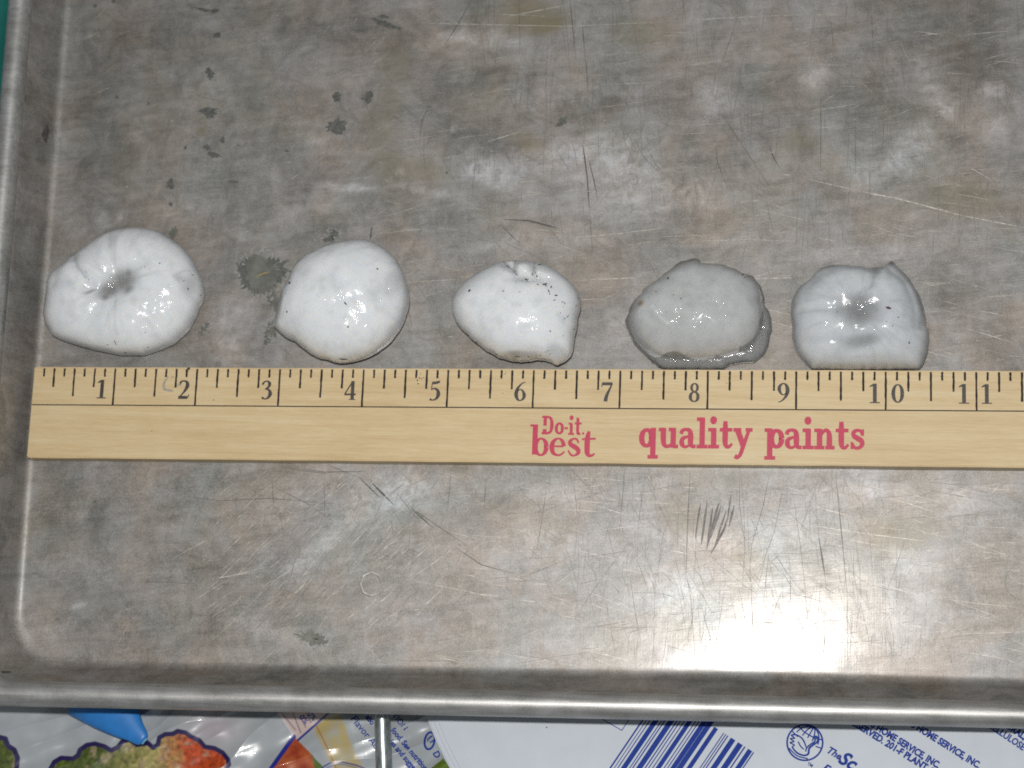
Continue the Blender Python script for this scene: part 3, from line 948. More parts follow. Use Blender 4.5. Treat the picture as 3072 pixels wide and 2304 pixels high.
# ------------------------------------------------------------------ the ruler
def build_ruler():
    root = empty("wooden_ruler", (0, 0, 0))
    tag(root, "pale wooden ruler with black inch marks and red lettering lying below the hailstones", "ruler")
    L = 15.2 * INCH
    bm = bmesh.new()
    bmesh.ops.create_cube(bm, size=1)
    for v in bm.verts:
        v.co = Vector(((v.co.x + .5) * L, (v.co.y + .5) * RW, (v.co.z + .5) * RT + 0.0))
    bmesh.ops.bevel(bm, geom=list(bm.edges), offset=0.00028, segments=2, affect='EDGES')
    # thin wooden lath, a touch irregular along its edges
    geo = [e for e in bm.edges if abs(e.verts[0].co.x - e.verts[1].co.x) > 0.1]
    bmesh.ops.subdivide_edges(bm, edges=geo, cuts=150, use_grid_fill=False)
    for v in bm.verts:
        n = mnoise.noise(Vector((v.co.x * 60, 3 if v.co.y > RW / 2 else 9, v.co.z * 200))) * 0.00012
        v.co.y += n
        if v.co.x < 0.001:
            v.co.x += mnoise.noise(Vector((1, v.co.y * 300, v.co.z * 200))) * 0.00015
    me = bpy.data.meshes.new("wood_lath")
    bm.to_mesh(me)
    bm.free()
    me.materials.append(M_WOOD)
    lath = bpy.data.objects.new("wood_lath", me)
    COL.objects.link(lath)
    # the pan floor sinks a little under it: sit on the highest line of the floor
    attach(lath, root)
    zt = RT + 2.0e-5

    def mp(x, y, k):
        return (x, y, zt + (k % 60) * 6e-7)
    marks = Ink()
    top = RW - 0.00045
    yb = 0.645 * INCH
    jr = random.Random(5)
    for i in range(1, 8 * 15 + 1):
        x = i / 8 * INCH
        lean = 0.0
        e = {0: yb, 4: RW - 0.355 * INCH, 2: RW - 0.245 * INCH, 6: RW - 0.245 * INCH}.get(i % 8, RW - 0.118 * INCH)
        w = 0.00062 if i % 8 else 0.00058
        n = 8
        pts = []
        for k in range(n + 1):
            t = k / n
            pts.append((x + jr.gauss(0, .000025), top + (e - top) * t, w * jr.uniform(.8, 1.15)))
        b = len(marks.v)
        marks.k += 1
        for (px_, py_, ww) in pts:
            marks.v += [mp(px_ - ww / 2, py_, marks.k), mp(px_ + ww / 2, py_, marks.k)]
        for k in range(n):
            a = b + 2 * k
            marks.f.append((a, a + 1, a + 3, a + 2))
    for k in range(60):
        xa, xb = k * L / 60 + (0.0002 if k == 0 else 0), (k + 1) * L / 60 - (0.0002 if k == 59 else 0)
        w1, w2 = 0.00034, 0.00034
        marks.poly([(xa, yb - w1), (xb, yb - w2), (xb, yb), (xa, yb)], lambda x, y, kk: (x, y, zt - 6e-7))
    marks.build("graduation_marks", M_INK, root)["kind"] = "stuff"
    def digit(*chars):
        nums = Ink()
        for ch, x_right in chars:
            for st in DIG[ch]:
                nums.stroke([(x_right - (.60 - a) * h * 1.06, y0 + b * h, w * h * 1.12) for a, b, w in st], mp)
        nums.build("numeral", M_NUM, root)
    y0, h = yb + 0.075 * INCH, 0.225 * INCH
    for i in range(1, 10):
        digit((str(i), (i - 0.075) * INCH))
    for i, xl, xr in ((10, -0.05, 0.205), (11, -0.065, 0.185), (12, -0.05, 0.205), (13, -0.05, 0.205), (14, -0.05, 0.205)):
        digit((str(i)[0], (i + xl) * INCH))
        digit((str(i)[1], (i + xr) * INCH))

    def word(txt, font, pl, pr, ybase, yx, fat=1.0):
        """fit a word between two traced x positions on the ruler face"""
        red = Ink()
        a = at(pl, ybase[0], RT)
        b = at(pr, ybase[1], RT)
        xh = at(pl, yx, RT).y - a.y
        tot = sum(font[c][0] for c in txt)
        sx = (b.x - a.x) / tot
        cx = 0.0
        for c in txt:
            adv, sts = font[c]
            for st in sts:
                st = [(q[0], q[1], q[2] * fat) for q in st]

                def f(x, y, k, cx=cx):
                    return mp(a.x + (cx + x) * sx, a.y + (b.y - a.y) * (cx + x) / tot + y * xh, k)
                if st and len(st) > 4 and st[0] == st[-1] and st[0][:2] == st[-1][:2]:
                    red.stroke(st, f)
                else:
                    red.stroke(st, f)
            if c == 'i':
                def f(x, y, k, cx=cx):
                    return mp(a.x + (cx + x) * sx, a.y + (b.y - a.y) * (cx + x) / tot + y * xh, k)
                red.disc(.32, 1.38, .2, f)
            if c == '.':
                def f(x, y, k, cx=cx):
                    return mp(a.x + (cx + x) * sx, a.y + y * xh, k)
                red.disc(.12, .1, .11, f)
            cx += adv
        red.build("red_word", M_RED, root)
    word("quality", SLAB, 1917, 2256, (1344, 1346), 1283, 1.08)
    word("paints", SLAB, 2292, 2598, (1347, 1349), 1285, 1.08)
    word("best", THIN, 1588, 1786, (1367, 1370), 1311, 1.2)
    word("Do-iT.", THIN, 1624, 1753, (1303, 1305), 1266, 1.12)
    # pencil smudges beside the 2 and small dirt by the 5
    sm = Ink()
    for pts in ([(505, 1130, 5), (492, 1150, 8), (495, 1168, 9), (520, 1172, 6)], [(512, 1135, 4), (522, 1128, 4)], [(528, 1160, 5), (540, 1150, 5)]):
        sm.stroke([(at(x, y, RT).x, at(x, y, RT).y, w * 9.3e-5) for x, y, w in pts], mp)
    sm.build("pencil_smudge", simple("pencil_smudge", (0.42, 0.36, 0.29), 0.6, var=.15, vscale=1500), root)
    dt = Ink()
    for x, y, r in ((1252, 1141, 2.6), (1258, 1134, 2.4), (1264, 1136, 2.2), (1254, 1151, 2.4), (1271, 1133, 2), (1262, 1122, 1.6), (1515, 1122, 1.8), (1518, 1116, 1.5),
                    (560, 1112, 4), (566, 1106, 5), (1508, 1180, 1.4), (641, 1200, 1.8), (455, 1293, 1.6), (2180, 1150, 1.5)):
        q = at(x, y, RT)
        dt.disc(q.x, q.y, r * 9.3e-5, mp, 7)
    dt.build("dirt_specks", M_SPECK, root)["kind"] = "stuff"
    return root


ruler = build_ruler()

# ------------------------------------------------------------------ hailstones
def crop(ox, oy, sc, pts):
    return [(ox + x / sc, oy + y / sc) for x, y in pts]


def build_stone(label, mat, org, outline, ze, H, prof=(2.3, 0.55), under=0.80, feats=(), clears=(), rust=(), skirt=None, edge_clear=0.6,
                flat_front=False, ctr=None, seed=0, lump=0.0008, edge_w=0.10, rays=None, cpow=2.0, clear_shade_lines=(), jagged=0.00012):
    ox, oy, sc = org
    O = [at(x, y, ze) for x, y in crop(ox, oy, sc, outline)]
    pts = np.array([(p.x, p.y) for p in O])
    if ctr:
        c = at(*crop(ox, oy, sc, [ctr])[0], ze)
        c = np.array([c.x, c.y])
    else:
        c = 0.5 * (pts.max(0) + pts.min(0))
    NT, NR, NB = 300, 64, 14
    # radius by ray/outline intersection
    th = np.linspace(0, 2 * np.pi, NT, endpoint=False)

    def radial(poly):
        rad = np.zeros(NT)
        for i, a in enumerate(th):
            d = np.array([math.cos(a), math.sin(a)])
            best = 0
            for k in range(len(poly)):
                p, q = poly[k] - c, poly[(k + 1) % len(poly)] - c
                e = q - p
                den = d[0] * e[1] - d[1] * e[0]
                if abs(den) < 1e-15:
                    continue
                t = (p[0] * e[1] - p[1] * e[0]) / den
                s = (p[0] * d[1] - p[1] * d[0]) / den
                if -1e-9 <= s <= 1 + 1e-9 and t > best:
                    best = t
            rad[i] = best
        ker = np.array([1, 4, 1]) / 6
        return np.convolve(np.concatenate([rad[-1:], rad, rad[:1]]), ker, 'valid')
    R = radial(pts)
    R = R + jagged * np.array([mnoise.fractal(Vector((math.cos(a) * 9 + seed, math.sin(a) * 9, seed)), 1.0, 2.0, 4) for a in th])
    K = None
    if skirt:
        sp = np.array([(p.x, p.y) for p in (at(x, y, ze) for x, y in crop(ox, oy, sc, skirt[0]))])
        rk = radial(sp)
        rk = np.convolve(np.concatenate([rk[-7:], rk, rk[:7]]), np.ones(15) / 15, 'valid')
        K = np.clip(rk / R, 0.3, 0.985)
    px2m = 1 / sc * (at(1001, 1000, ze) - at(1000, 1000, ze)).length

    def w2(x, y):
        p = at(*crop(ox, oy, sc, [(x, y)])[0], ze)
        return p.x, p.y

    fw = []
    for f in feats:
        if f[0] == 'g':     # gaussian: x, y, rx, ry, angle(deg, trace), height
            _, x, y, rx, ry, ang, h = f
            fw.append(('g', *w2(x, y), rx * px2m, ry * px2m, -math.radians(ang), h))
        else:               # groove: points, width, height
            _, P, w, h = f
            fw.append(('l', [w2(*q) for q in P], w * px2m, h))
    cw = [(*w2(x, y), rx * px2m, ry * px2m, -math.radians(ang), a) for x, y, rx, ry, ang, a in clears]
    rw = [(*w2(x, y), rx * px2m, ry * px2m, 0, a) for x, y, rx, ry, a in rust]

    def gauss(X, Y, x, y, rx, ry, ang, pw=1.0):
        ca, sa = math.cos(ang), math.sin(ang)
        u, v = (X - x) * ca + (Y - y) * sa, -(X - x) * sa + (Y - y) * ca
        return np.exp(-((u / rx) ** 2 + (v / ry) ** 2) ** pw)

    def segd(X, Y, P):
        best = np.full(X.shape, 1e9)
        for (xa, ya), (xb, yb) in zip(P[:-1], P[1:]):
            ex, ey = xb - xa, yb - ya
            t = np.clip(((X - xa) * ex + (Y - ya) * ey) / (ex * ex + ey * ey + 1e-18), 0, 1)
            best = np.minimum(best, np.hypot(X - xa - t * ex, Y - ya - t * ey))
        return best

    rho = np.sin(np.linspace(math.pi / 2, 0.02, NR))          # 1 .. ~0
    rings = []
    a_, b_ = prof
    RH, TH = np.meshgrid(rho, np.arange(NT), indexing='ij')
    kk = np.exp(-0.5 * (np.arange(-30, 31) / 11.0) ** 2)
    Rs = np.convolve(np.concatenate([R[-30:], R, R[:30]]), kk / kk.sum(), 'valid')
    RE = Rs[TH] + (R[TH] - Rs[TH]) * RH ** 7
    X = c[0] + RH * RE * np.cos(th[TH])
    Y = c[1] + RH * RE * np.sin(th[TH])
    if K is None:
        Z = ze + H * (1 - RH ** a_).clip(0) ** b_
    else:
        k = K[TH]
        hs = skirt[1]
        out = (RH - k) / (1 - k)
        zs = ze + hs * np.sqrt((1 - np.clip(out, 0, 1) ** 2).clip(0))
        kg = np.exp(-0.5 * (np.arange(-40, 41) / 16.0) ** 2)
        k = np.convolve(np.concatenate([K[-40:], K, K[:40]]), kg / kg.sum(), 'valid')[TH]
        out = (RH - k) / (1 - k)
        zs = ze + hs * np.sqrt((1 - np.clip(out, 0, 1) ** 2).clip(0))
        inn = np.clip(RH / k, 0, 1)
        zl = ze + hs + (H - hs) * (1 - inn ** a_).clip(0) ** b_
        Z = np.where(RH > k, zs, zl)
    inner = np.clip((1 - RH) / 0.25, 0, 1)
    fade = inner * inner * (3 - 2 * inner)
    for f in fw:
        if f[0] == 'g':
            Z = Z + f[6] * gauss(X, Y, *f[1:6]) * fade
        else:
            Z = Z + f[3] * np.exp(-(segd(X, Y, f[1]) / f[2]) ** 2) * np.clip(fade * 1.5, 0, 1)
    lumpn = np.array([mnoise.fractal(Vector((x * 110 + seed, y * 110, seed * 1.7)), 1.0, 2.0, 3) for x, y in zip(X.ravel(), Y.ravel())]).reshape(X.shape)
    Z = Z + lump * lumpn * fade
    cl = np.zeros(X.shape)
    for q in cw:
        cl = np.maximum(cl, q[5] * gauss(X, Y, *q[:5], cpow))
    for P_, w_, a_c in clear_shade_lines:  # clear seams; those along grooves put the groove shade into the colour
        cl = np.maximum(cl, a_c * np.exp(-(segd(X, Y, [w2(*q) for q in P_]) / (w_ * px2m)) ** 2))
    if rays:
        # growth streaks and cloudy bands radiating from the core
        rx0, ry0 = w2(*rays[0])
        an, rr = np.arctan2(Y - ry0, X - rx0), np.hypot(X - rx0, Y - ry0)
        st = np.array([mnoise.fractal(Vector((math.cos(a) * 7 + seed, math.sin(a) * 7, r * 60)), 1.0, 2.0, 3) for a, r in zip(an.ravel(), rr.ravel())]).reshape(X.shape)
        cl = np.maximum(cl, rays[1] * np.clip(st + 0.05, 0, 1) * np.clip(1.4 - rr / (R.mean() * 0.9), 0.15, 1))
    nb = np.array([mnoise.fractal(Vector((x * 260 + seed, y * 260, 3.3)), 1.0, 2.0, 4) for x, y in zip(X.ravel(), Y.ravel())]).reshape(X.shape)
    cl = np.maximum(cl, 0.16 * np.clip(nb, 0, 1))
    # thin outer shell is clearer than the cloudy core
    en = np.array([mnoise.noise(Vector((math.cos(t) * 2.2 + seed, math.sin(t) * 2.2, seed))) for t in th])
    cl = np.maximum(cl, edge_clear * np.exp(-((1 - RH) / (edge_w * (1 + 0.9 * en[TH])).clip(0.02)) ** 1.5))
    if K is not None:
        cl = np.maximum(cl, skirt[2] * np.clip((RH - K[TH] + 0.004) / 0.012, 0, 1))
    ru = np.zeros(X.shape)
    for q in rw:
        ru = np.maximum(ru, q[5] * gauss(X, Y, *q[:5], 1.4))
    # underside
    bx, by, bz = [], [], []
    for j in range(1, NB + 1):
        t = j / NB
        s = under + (1 - under) * math.cos(t * math.pi / 2)
        z = ze * (1 - math.sin(t * math.pi / 2) ** 1.0)
        un = np.array([mnoise.noise(Vector((math.cos(a) * 3 + seed, math.sin(a) * 3, t * 2))) for a in th]) * 0.03 * t
        bx.append(c[0] + (s + un) * R * np.cos(th))
        by.append(c[1] + (s + un) * R * np.sin(th))
        bz.append(np.full(NT, z))
    # order: bottom (last) ... bottom(1), top rings
    AX = np.concatenate([np.array(bx)[::-1], X])
    AY = np.concatenate([np.array(by)[::-1], Y])
    AZ = np.concatenate([np.array(bz)[::-1], Z])
    CL = np.concatenate([np.full((NB, NT), edge_clear * 0.8), cl])
    RU = np.concatenate([np.zeros((NB, NT)), ru])
    if flat_front:
        AY = np.maximum(AY, RW + 0.00018 + np.clip(-(AZ - RT), 0, 1) * 0)
    AZ = AZ + warp(np.array([c[0]]), np.array([c[1]]))[0] + 2e-5
    nr = AX.shape[0]
    verts = np.stack([AX, AY, AZ], -1).reshape(-1, 3)
    faces = []
    for r in range(nr - 1):
        for i in range(NT):
            i2 = (i + 1) % NT
            faces.append((r * NT + i, r * NT + i2, (r + 1) * NT + i2, (r + 1) * NT + i))
    verts = list(map(tuple, verts))
    verts.append((c[0], c[1], float(AZ[0].mean())))
    verts.append((c[0], c[1], float(AZ[-1].mean())))
    ib, it = len(verts) - 2, len(verts) - 1
    for i in range(NT):
        i2 = (i + 1) % NT
        faces.append((ib, i2, i))
        faces.append((it, (nr - 1) * NT + i, (nr - 1) * NT + i2))
    root = empty("hailstone", (float(c[0]), float(c[1]), 0.0))
    o = mesh_obj("ice_body", verts, faces, mat, None, True)
    for nm, arr in (("clarity", CL), ("rust", RU)):
        a = o.data.attributes.new(nm, 'FLOAT', 'POINT')
        v = np.concatenate([arr.ravel(), [arr[0].mean(), arr[-1].mean()]]).astype(np.float32)
        a.data.foreach_set("value", np.clip(v, 0, 1))
    attach(o, root)
    tag(root, label, "hailstone", "row of five hailstones")
    bvh = BVHTree.FromPolygons([v for v in verts], faces)
    return root, bvh


S1 = (100, 640, 3.457)
stone1, bv1 = build_stone(
    "white ring-shaped hailstone with grey central pit, above the one and two inch marks", M_ICE_W, S1,
    [(1130, 155), (1280, 180), (1430, 260), (1560, 360), (1650, 470), (1710, 600), (1750, 680), (1770, 800), (1760, 900), (1725, 950), (1690, 1050),
     (1600, 1210), (1460, 1340), (1330, 1400), (1140, 1465), (900, 1465), (780, 1440), (620, 1410), (420, 1355), (280, 1310), (200, 1265), (130, 1150),
     (110, 1060), (130, 900), (150, 720), (180, 640), (290, 550), (420, 460), (520, 390), (660, 280), (760, 220), (900, 175), (1020, 155)],
    0.0055, 0.0105, (2.6, 0.50), 0.86,
    feats=[('g', 950, 810, 260, 170, -32, -0.0042), ('l', [(470, 470), (560, 640), (700, 790)], 46, -0.0011), ('l', [(850, 270), (890, 430), (930, 640)], 50, -0.0007),
           ('l', [(300, 760), (640, 880)], 60, -0.0008), ('g', 400, 640, 120, 110, 0, 0.0010), ('l', [(760, 1050), (700, 1290)], 70, -0.0006), ('g', 1660, 790, 120, 160, 0, -0.0012)],
    clears=[(1000, 775, 140, 110, -25, .95), (880, 850, 150, 85, -33, .95), (1060, 700, 60, 50, -33, .8), (830, 930, 55, 45, -20, .9), (1060, 850, 70, 60, 0, .8), (690, 885, 80, 20, -22, .6), (1670, 790, 80, 140, 0, .42), (1590, 740, 60, 50, 30, .35)], seed=1, edge_clear=.30, edge_w=.05, rays=((950, 810), .20), cpow=1.15, clear_shade_lines=[([(470, 470), (560, 640), (640, 740)], 20, .3), ([(850, 270), (885, 420)], 26, .2), ([(1530, 720), (1600, 800), (1640, 900), (1730, 940)], 14, .3), ([(1530, 720), (1620, 650), (1690, 630)], 12, .3), ([(1700, 680), (1710, 860)], 14, .3)])
S2 = (780, 660, 3.606)
stone2, bv2 = build_stone(
    "smooth rounded white hailstone between the three and four inch marks", M_ICE_W, S2,
    [(960, 235), (1130, 220), (1250, 245), (1380, 330), (1480, 430), (1550, 560), (1590, 690), (1612, 840), (1600, 930), (1560, 1060), (1500, 1180),
     (1400, 1310), (1260, 1420), (1130, 1485), (1000, 1520), (880, 1540), (790, 1530), (720, 1498), (630, 1485), (530, 1435), (440, 1365), (370, 1300), (310, 1285),
     (220, 1222), (160, 1160), (165, 1090), (190, 970), (240, 790), (310, 680), (350, 580), (400, 480), (500, 390), (610, 345), (720, 290), (840, 255)],
    0.0095, 0.0122, (2.6, 0.52), 0.66,
    feats=[('g', 1420, 800, 120, 190, 10, -0.0010), ('l', [(1330, 640), (1380, 820), (1360, 960)], 60, -0.0005), ('g', 750, 460, 40, 40, 0, 0.0004), ('g', 260, 1150, 120, 110, 30, -0.0012)],
    clears=[(1480, 760, 90, 170, 10, .28), (230, 1020, 60, 180, 12, .6), (420, 480, 60, 160, 45, .55), (700, 310, 180, 35, -18, .5)], seed=2, edge_clear=.26, edge_w=.05)
S3 = (1300, 740, 4.148)
stone3, bv3 = build_stone(
    "white dented hailstone flecked with dark plant bits, above the six inch mark", M_ICE_W, S3,
    [(1000, 185), (1200, 190), (1330, 220), (1450, 260), (1570, 330), (1680, 420), (1760, 500), (1810, 600), (1830, 700), (1825, 770), (1795, 870), (1785, 1000),
     (1750, 1130), (1740, 1250), (1710, 1340), (1640, 1415), (1525, 1470), (1470, 1425), (1380, 1400), (1290, 1390), (1180, 1410), (1060, 1420), (930, 1400),
     (800, 1365), (720, 1315), (640, 1275), (540, 1195), (460, 1135), (430, 1088), (350, 1030), (280, 930), (240, 840), (225, 740), (250, 640), (310, 540), (400, 450),
     (530, 360), (680, 280), (800, 220), (880, 195)],
    0.0095, 0.0115, (2.6, 0.52), 0.66,
    feats=[('l', [(880, 200), (940, 290), (1030, 370), (1110, 480), (1230, 510), (1360, 480), (1440, 500)], 46, -0.0020), ('l', [(1045, 220), (1045, 380)], 34, -0.0013),
           ('l', [(1285, 230), (1290, 440)], 36, -0.0013), ('g', 1170, 300, 90, 100, 0, 0.0012), ('g', 1150, 500, 160, 60, 0, -0.0014), ('g', 470, 1080, 80, 60, 0, -0.0008), ('g', 1560, 1380, 130, 110, 0, -0.0022)],
    clears=[(1560, 1380, 140, 110, 0, .35), (1050, 1390, 300, 40, 0, .45), (1160, 500, 120, 40, 0, .25), (560, 360, 140, 40, -35, .4)], rust=[(1030, 1385, 70, 30, .35)], seed=3, edge_clear=.22, edge_w=.04, clear_shade_lines=[([(880, 205), (940, 290), (1030, 370), (1090, 440)], 16, .5), ([(1045, 220), (1045, 380)], 14, .5), ([(1285, 250), (1292, 440)], 14, .45)])
S4 = (1820, 740, 4.096)
stone4, bv4 = build_stone(
    "dull grey hailstone with thin clear ice fringe, between the seven and nine inch marks", M_ICE_G, S4,
    [(1090, 148), (1145, 165), (1165, 225), (1270, 240), (1370, 235), (1480, 260), (1600, 310), (1700, 368), (1790, 370), (1850, 430), (1910, 520), (1935, 620), (1945, 740),
     (2000, 800), (2020, 890), (2035, 1020), (2000, 1090), (1995, 1200), (1960, 1270), (1910, 1350), (1800, 1420), (1600, 1430), (1500, 1460), (1430, 1506), (1100, 1512), (690, 1506),
     (560, 1420), (520, 1370), (430, 1290), (340, 1200), (290, 1090), (240, 990), (220, 920), (265, 850), (290, 750), (340, 670), (420, 610), (445, 540), (560, 470), (660, 400),
     (740, 320), (860, 230), (960, 180)],
    0.0034, 0.0150, (2.3, 0.50), 0.90,
    skirt=([(1090, 235), (1270, 250), (1480, 285), (1640, 345), (1790, 400), (1880, 520), (1910, 650), (1930, 800), (1900, 950), (1860, 1100), (1820, 1210), (1750, 1285), (1600, 1335),
            (1400, 1370), (1250, 1415), (1100, 1408), (1000, 1390), (900, 1350), (830, 1345), (760, 1380), (650, 1400), (560, 1385), (480, 1310), (370, 1190), (310, 1060), (270, 960),
            (290, 850), (320, 750), (380, 670), (460, 590), (600, 490), (740, 380), (900, 290)], 0.0030, .78),
    feats=[('g', 480, 800, 150, 140, 0, 0.0006), ('l', [(600, 880), (680, 1000), (790, 1090)], 30, 0.0006), ('g', 850, 1370, 90, 60, 0, -0.0012)],
    clears=[(700, 380, 150, 60, -35, .7)], rust=[(455, 815, 40, 40, .85)], seed=4, edge_clear=.6, edge_w=.08, jagged=0.0003, flat_front=True, ctr=(1090, 840))
S5 = (2320, 740, 4.096)
stone5, bv5 = build_stone(
    "bluish grey knobbly hailstone with two dim hollows, around the ten inch mark", M_ICE_B, S5,
    [(820, 232), (950, 250), (1060, 250), (1170, 290), (1290, 270), (1400, 255), (1418, 195), (1445, 178), (1490, 205), (1540, 270), (1620, 340), (1700, 440), (1780, 580), (1840, 720),
     (1870, 860), (1875, 980), (1915, 1050), (1910, 1180), (1890, 1310), (1840, 1440), (1785, 1506), (1100, 1513), (470, 1506), (380, 1410), (300, 1320), (250, 1210), (222, 1090),
     (228, 980), (212, 850), (212, 700), (250, 600), (320, 500), (420, 430), (480, 380), (490, 340), (590, 270), (700, 240)],
    0.0046, 0.0135, (2.1, 0.56), 0.90,
    feats=[('g', 1060, 900, 260, 230, 0, -0.0026), ('g', 1060, 1260, 260, 110, -6, -0.0012), ('l', [(1180, 290), (1235, 430), (1200, 600), (1080, 730)], 60, -0.0009),
           ('l', [(1440, 370), (1600, 500), (1700, 690), (1750, 900), (1730, 1060)], 45, -0.0008), ('l', [(480, 420), (780, 860)], 80, -0.0006),
           ('l', [(300, 880), (760, 890)], 60, -0.0007), ('g', 1000, 380, 170, 120, 0, 0.0010), ('g', 1500, 1420, 260, 90, 0, 0.0006), ('l', [(300, 1230), (800, 1240)], 60, -0.0008),
           ('g', 1445, 230, 60, 60, 0, -0.003), ('g', 600, 620, 160, 140, 20, 0.0008)],
    clears=[(1050, 910, 225, 195, 0, .85), (1080, 1255, 220, 75, -8, .55), (1445, 215, 55, 80, 0, 1.0), (700, 270, 230, 55, -5, .75), (1800, 700, 70, 330, -15, .6), (1620, 400, 90, 200, -40, .5), (1300, 330, 130, 60, 0, .45)],
    seed=5, edge_clear=.5, edge_w=.07, flat_front=True, ctr=(1060, 880), rays=((1050, 920), .35), cpow=1.25, jagged=0.0002, clear_shade_lines=[([(1180, 290), (1240, 430), (1210, 600), (1090, 720)], 24, .22), ([(900, 250), (1060, 290)], 30, .4), ([(1260, 300), (1260, 380)], 60, .6), ([(1780, 600), (1800, 900), (1790, 1060)], 40, .5)])


def specks(root, bvh, org, items, mat=M_SPECK, name="debris_specks", kind="stuff", lift=8e-5):
    """small dark plant bits frozen onto a stone: (x, y, half length, half width, angle) in the trace of its crop"""
    polys = []
    for it in items:
        x, y, a, b, ang = it
        c, s = math.cos(math.radians(ang)), math.sin(math.radians(ang))
        pts = []
        for k in range(8):
            t = 2 * math.pi * k / 8
            u, v = a * math.cos(t) * random.uniform(.8, 1.2), b * math.sin(t) * random.uniform(.7, 1.3)
            pts.append((org[0] + (x + u * c - v * s) / org[2], org[1] + (y + u * s + v * c) / org[2]))
        polys.append(pts)
    return draped_patch(name, bvh, polys, mat, root, lift, kind)


specks(stone1, bv1, S1, [(850, 1340, 30, 4, 68), (770, 1362, 10, 4, 0), (955, 1443, 14, 5, 0), (1310, 518, 8, 6, 60), (1155, 557, 5, 5, 0), (1605, 785, 10, 7, 40), (1735, 853, 6, 6, 0), (1160, 1235, 5, 5, 0),
                         (1650, 640, 12, 4, -20), (1560, 700, 14, 3, -40), (1185, 1388, 7, 4, 0), (545, 607, 9, 4, 50), (575, 690, 9, 4, 50)])
specks(stone2, bv2, S2, [(925, 903, 26, 6, 50), (951, 1155, 8, 10, 0), (292, 992, 6, 14, 0), (1270, 530, 16, 6, 40), (320, 682, 14, 10, -40), (900, 1505, 60, 5, 5)])
specks(stone3, bv3, S3, [(447, 549, 20, 11, -50), (872, 553, 14, 6, 20), (1076, 563, 6, 6, 0), (892, 640, 4, 4, 0), (1160, 408, 26, 9, 25), (1230, 340, 24, 6, 110), (1275, 325, 16, 5, 80), (1287, 365, 14, 8, 100),
                         (1300, 470, 22, 4, 5), (1380, 470, 30, 7, -12), (1395, 478, 26, 6, 50), (1400, 462, 20, 5, -30), (1465, 503, 18, 8, -60), (1437, 555, 26, 6, 65), (1448, 590, 14, 5, 100), (1525, 607, 20, 11, 0), (1505, 665, 14, 7, 0),
                         (1605, 688, 16, 5, 0), (1635, 705, 18, 5, 70), (1618, 750, 5, 5, 0), (1580, 825, 8, 4, 70), (1672, 865, 26, 4, -60), (1632, 895, 10, 5, 60), (1455, 1050, 8, 11, 0), (1748, 1028, 10, 5, -30),
                         (1775, 737, 12, 5, -50), (1800, 640, 5, 5, 0), (1615, 1110, 10, 3, -40), (930, 250, 34, 3, 60), (880, 300, 5, 5, 0), (1045, 1365, 34, 5, 8), (1330, 1352, 12, 5, 0), (1400, 1310, 8, 5, 0), (1450, 1335, 6, 5, 0),
                         (535, 1190, 12, 6, 20), (1325, 225, 26, 6, -12), (1030, 350, 4, 12, 0), (1425, 1295, 8, 4, -30), (790, 1340, 20, 5, 15), (1180, 1368, 16, 4, 0)])
specks(stone4, bv4, S4, [(755, 390, 10, 13, 0), (910, 637, 11, 5, 0), (820, 592, 8, 6, 0), (608, 555, 6, 6, 0), (1670, 345, 16, 6, 10), (1700, 375, 12, 5, 0), (1740, 368, 10, 5, 0)])
specks(stone5, bv5, S5, [(785, 805, 9, 5, 0), (1535, 868, 11, 6, 0), (1393, 925, 9, 4, 0), (1465, 970, 7, 5, 0), (1668, 1180, 8, 16, 10), (1075, 567, 5, 4, 0)])
specks(stone5, bv5, S5, [(1415, 752, 34, 16, 14)], M_FLAKE, "brown_flake", None, 1.2e-4)

# ------------------------------------------------------------------ packages under the pan
BAG_Z = -0.0132


def bag_h(x, y):
    n = mnoise.fractal(Vector((x * 42 + 3, y * 42, 0.7)), 1.0, 2.0, 3) * 0.0017
    n += mnoise.noise(Vector((x * 120 + y * 70, y * 100 - x * 50, 2.0))) * 0.00055
    n -= abs(mnoise.noise(Vector((x * 14 + y * 34, y * 105 - x * 62, 5.0)))) * 0.0028
    # a fold running down to the right and a crease by the blue cone
    d = (x - 0.062) * 0.72 - (y + 0.062) * 0.70
    n += 0.0011 * math.exp(-(d / 0.0035) ** 2)
    d = (x - 0.012) * 0.35 + (y + 0.067) * 0.94
    n += -0.0013 * math.exp(-(d / 0.0022) ** 2) * math.exp(-((x - 0.016) / 0.02) ** 2)
    e = max(0.0, -0.094 - y)
    return BAG_Z + n - e * e * 5


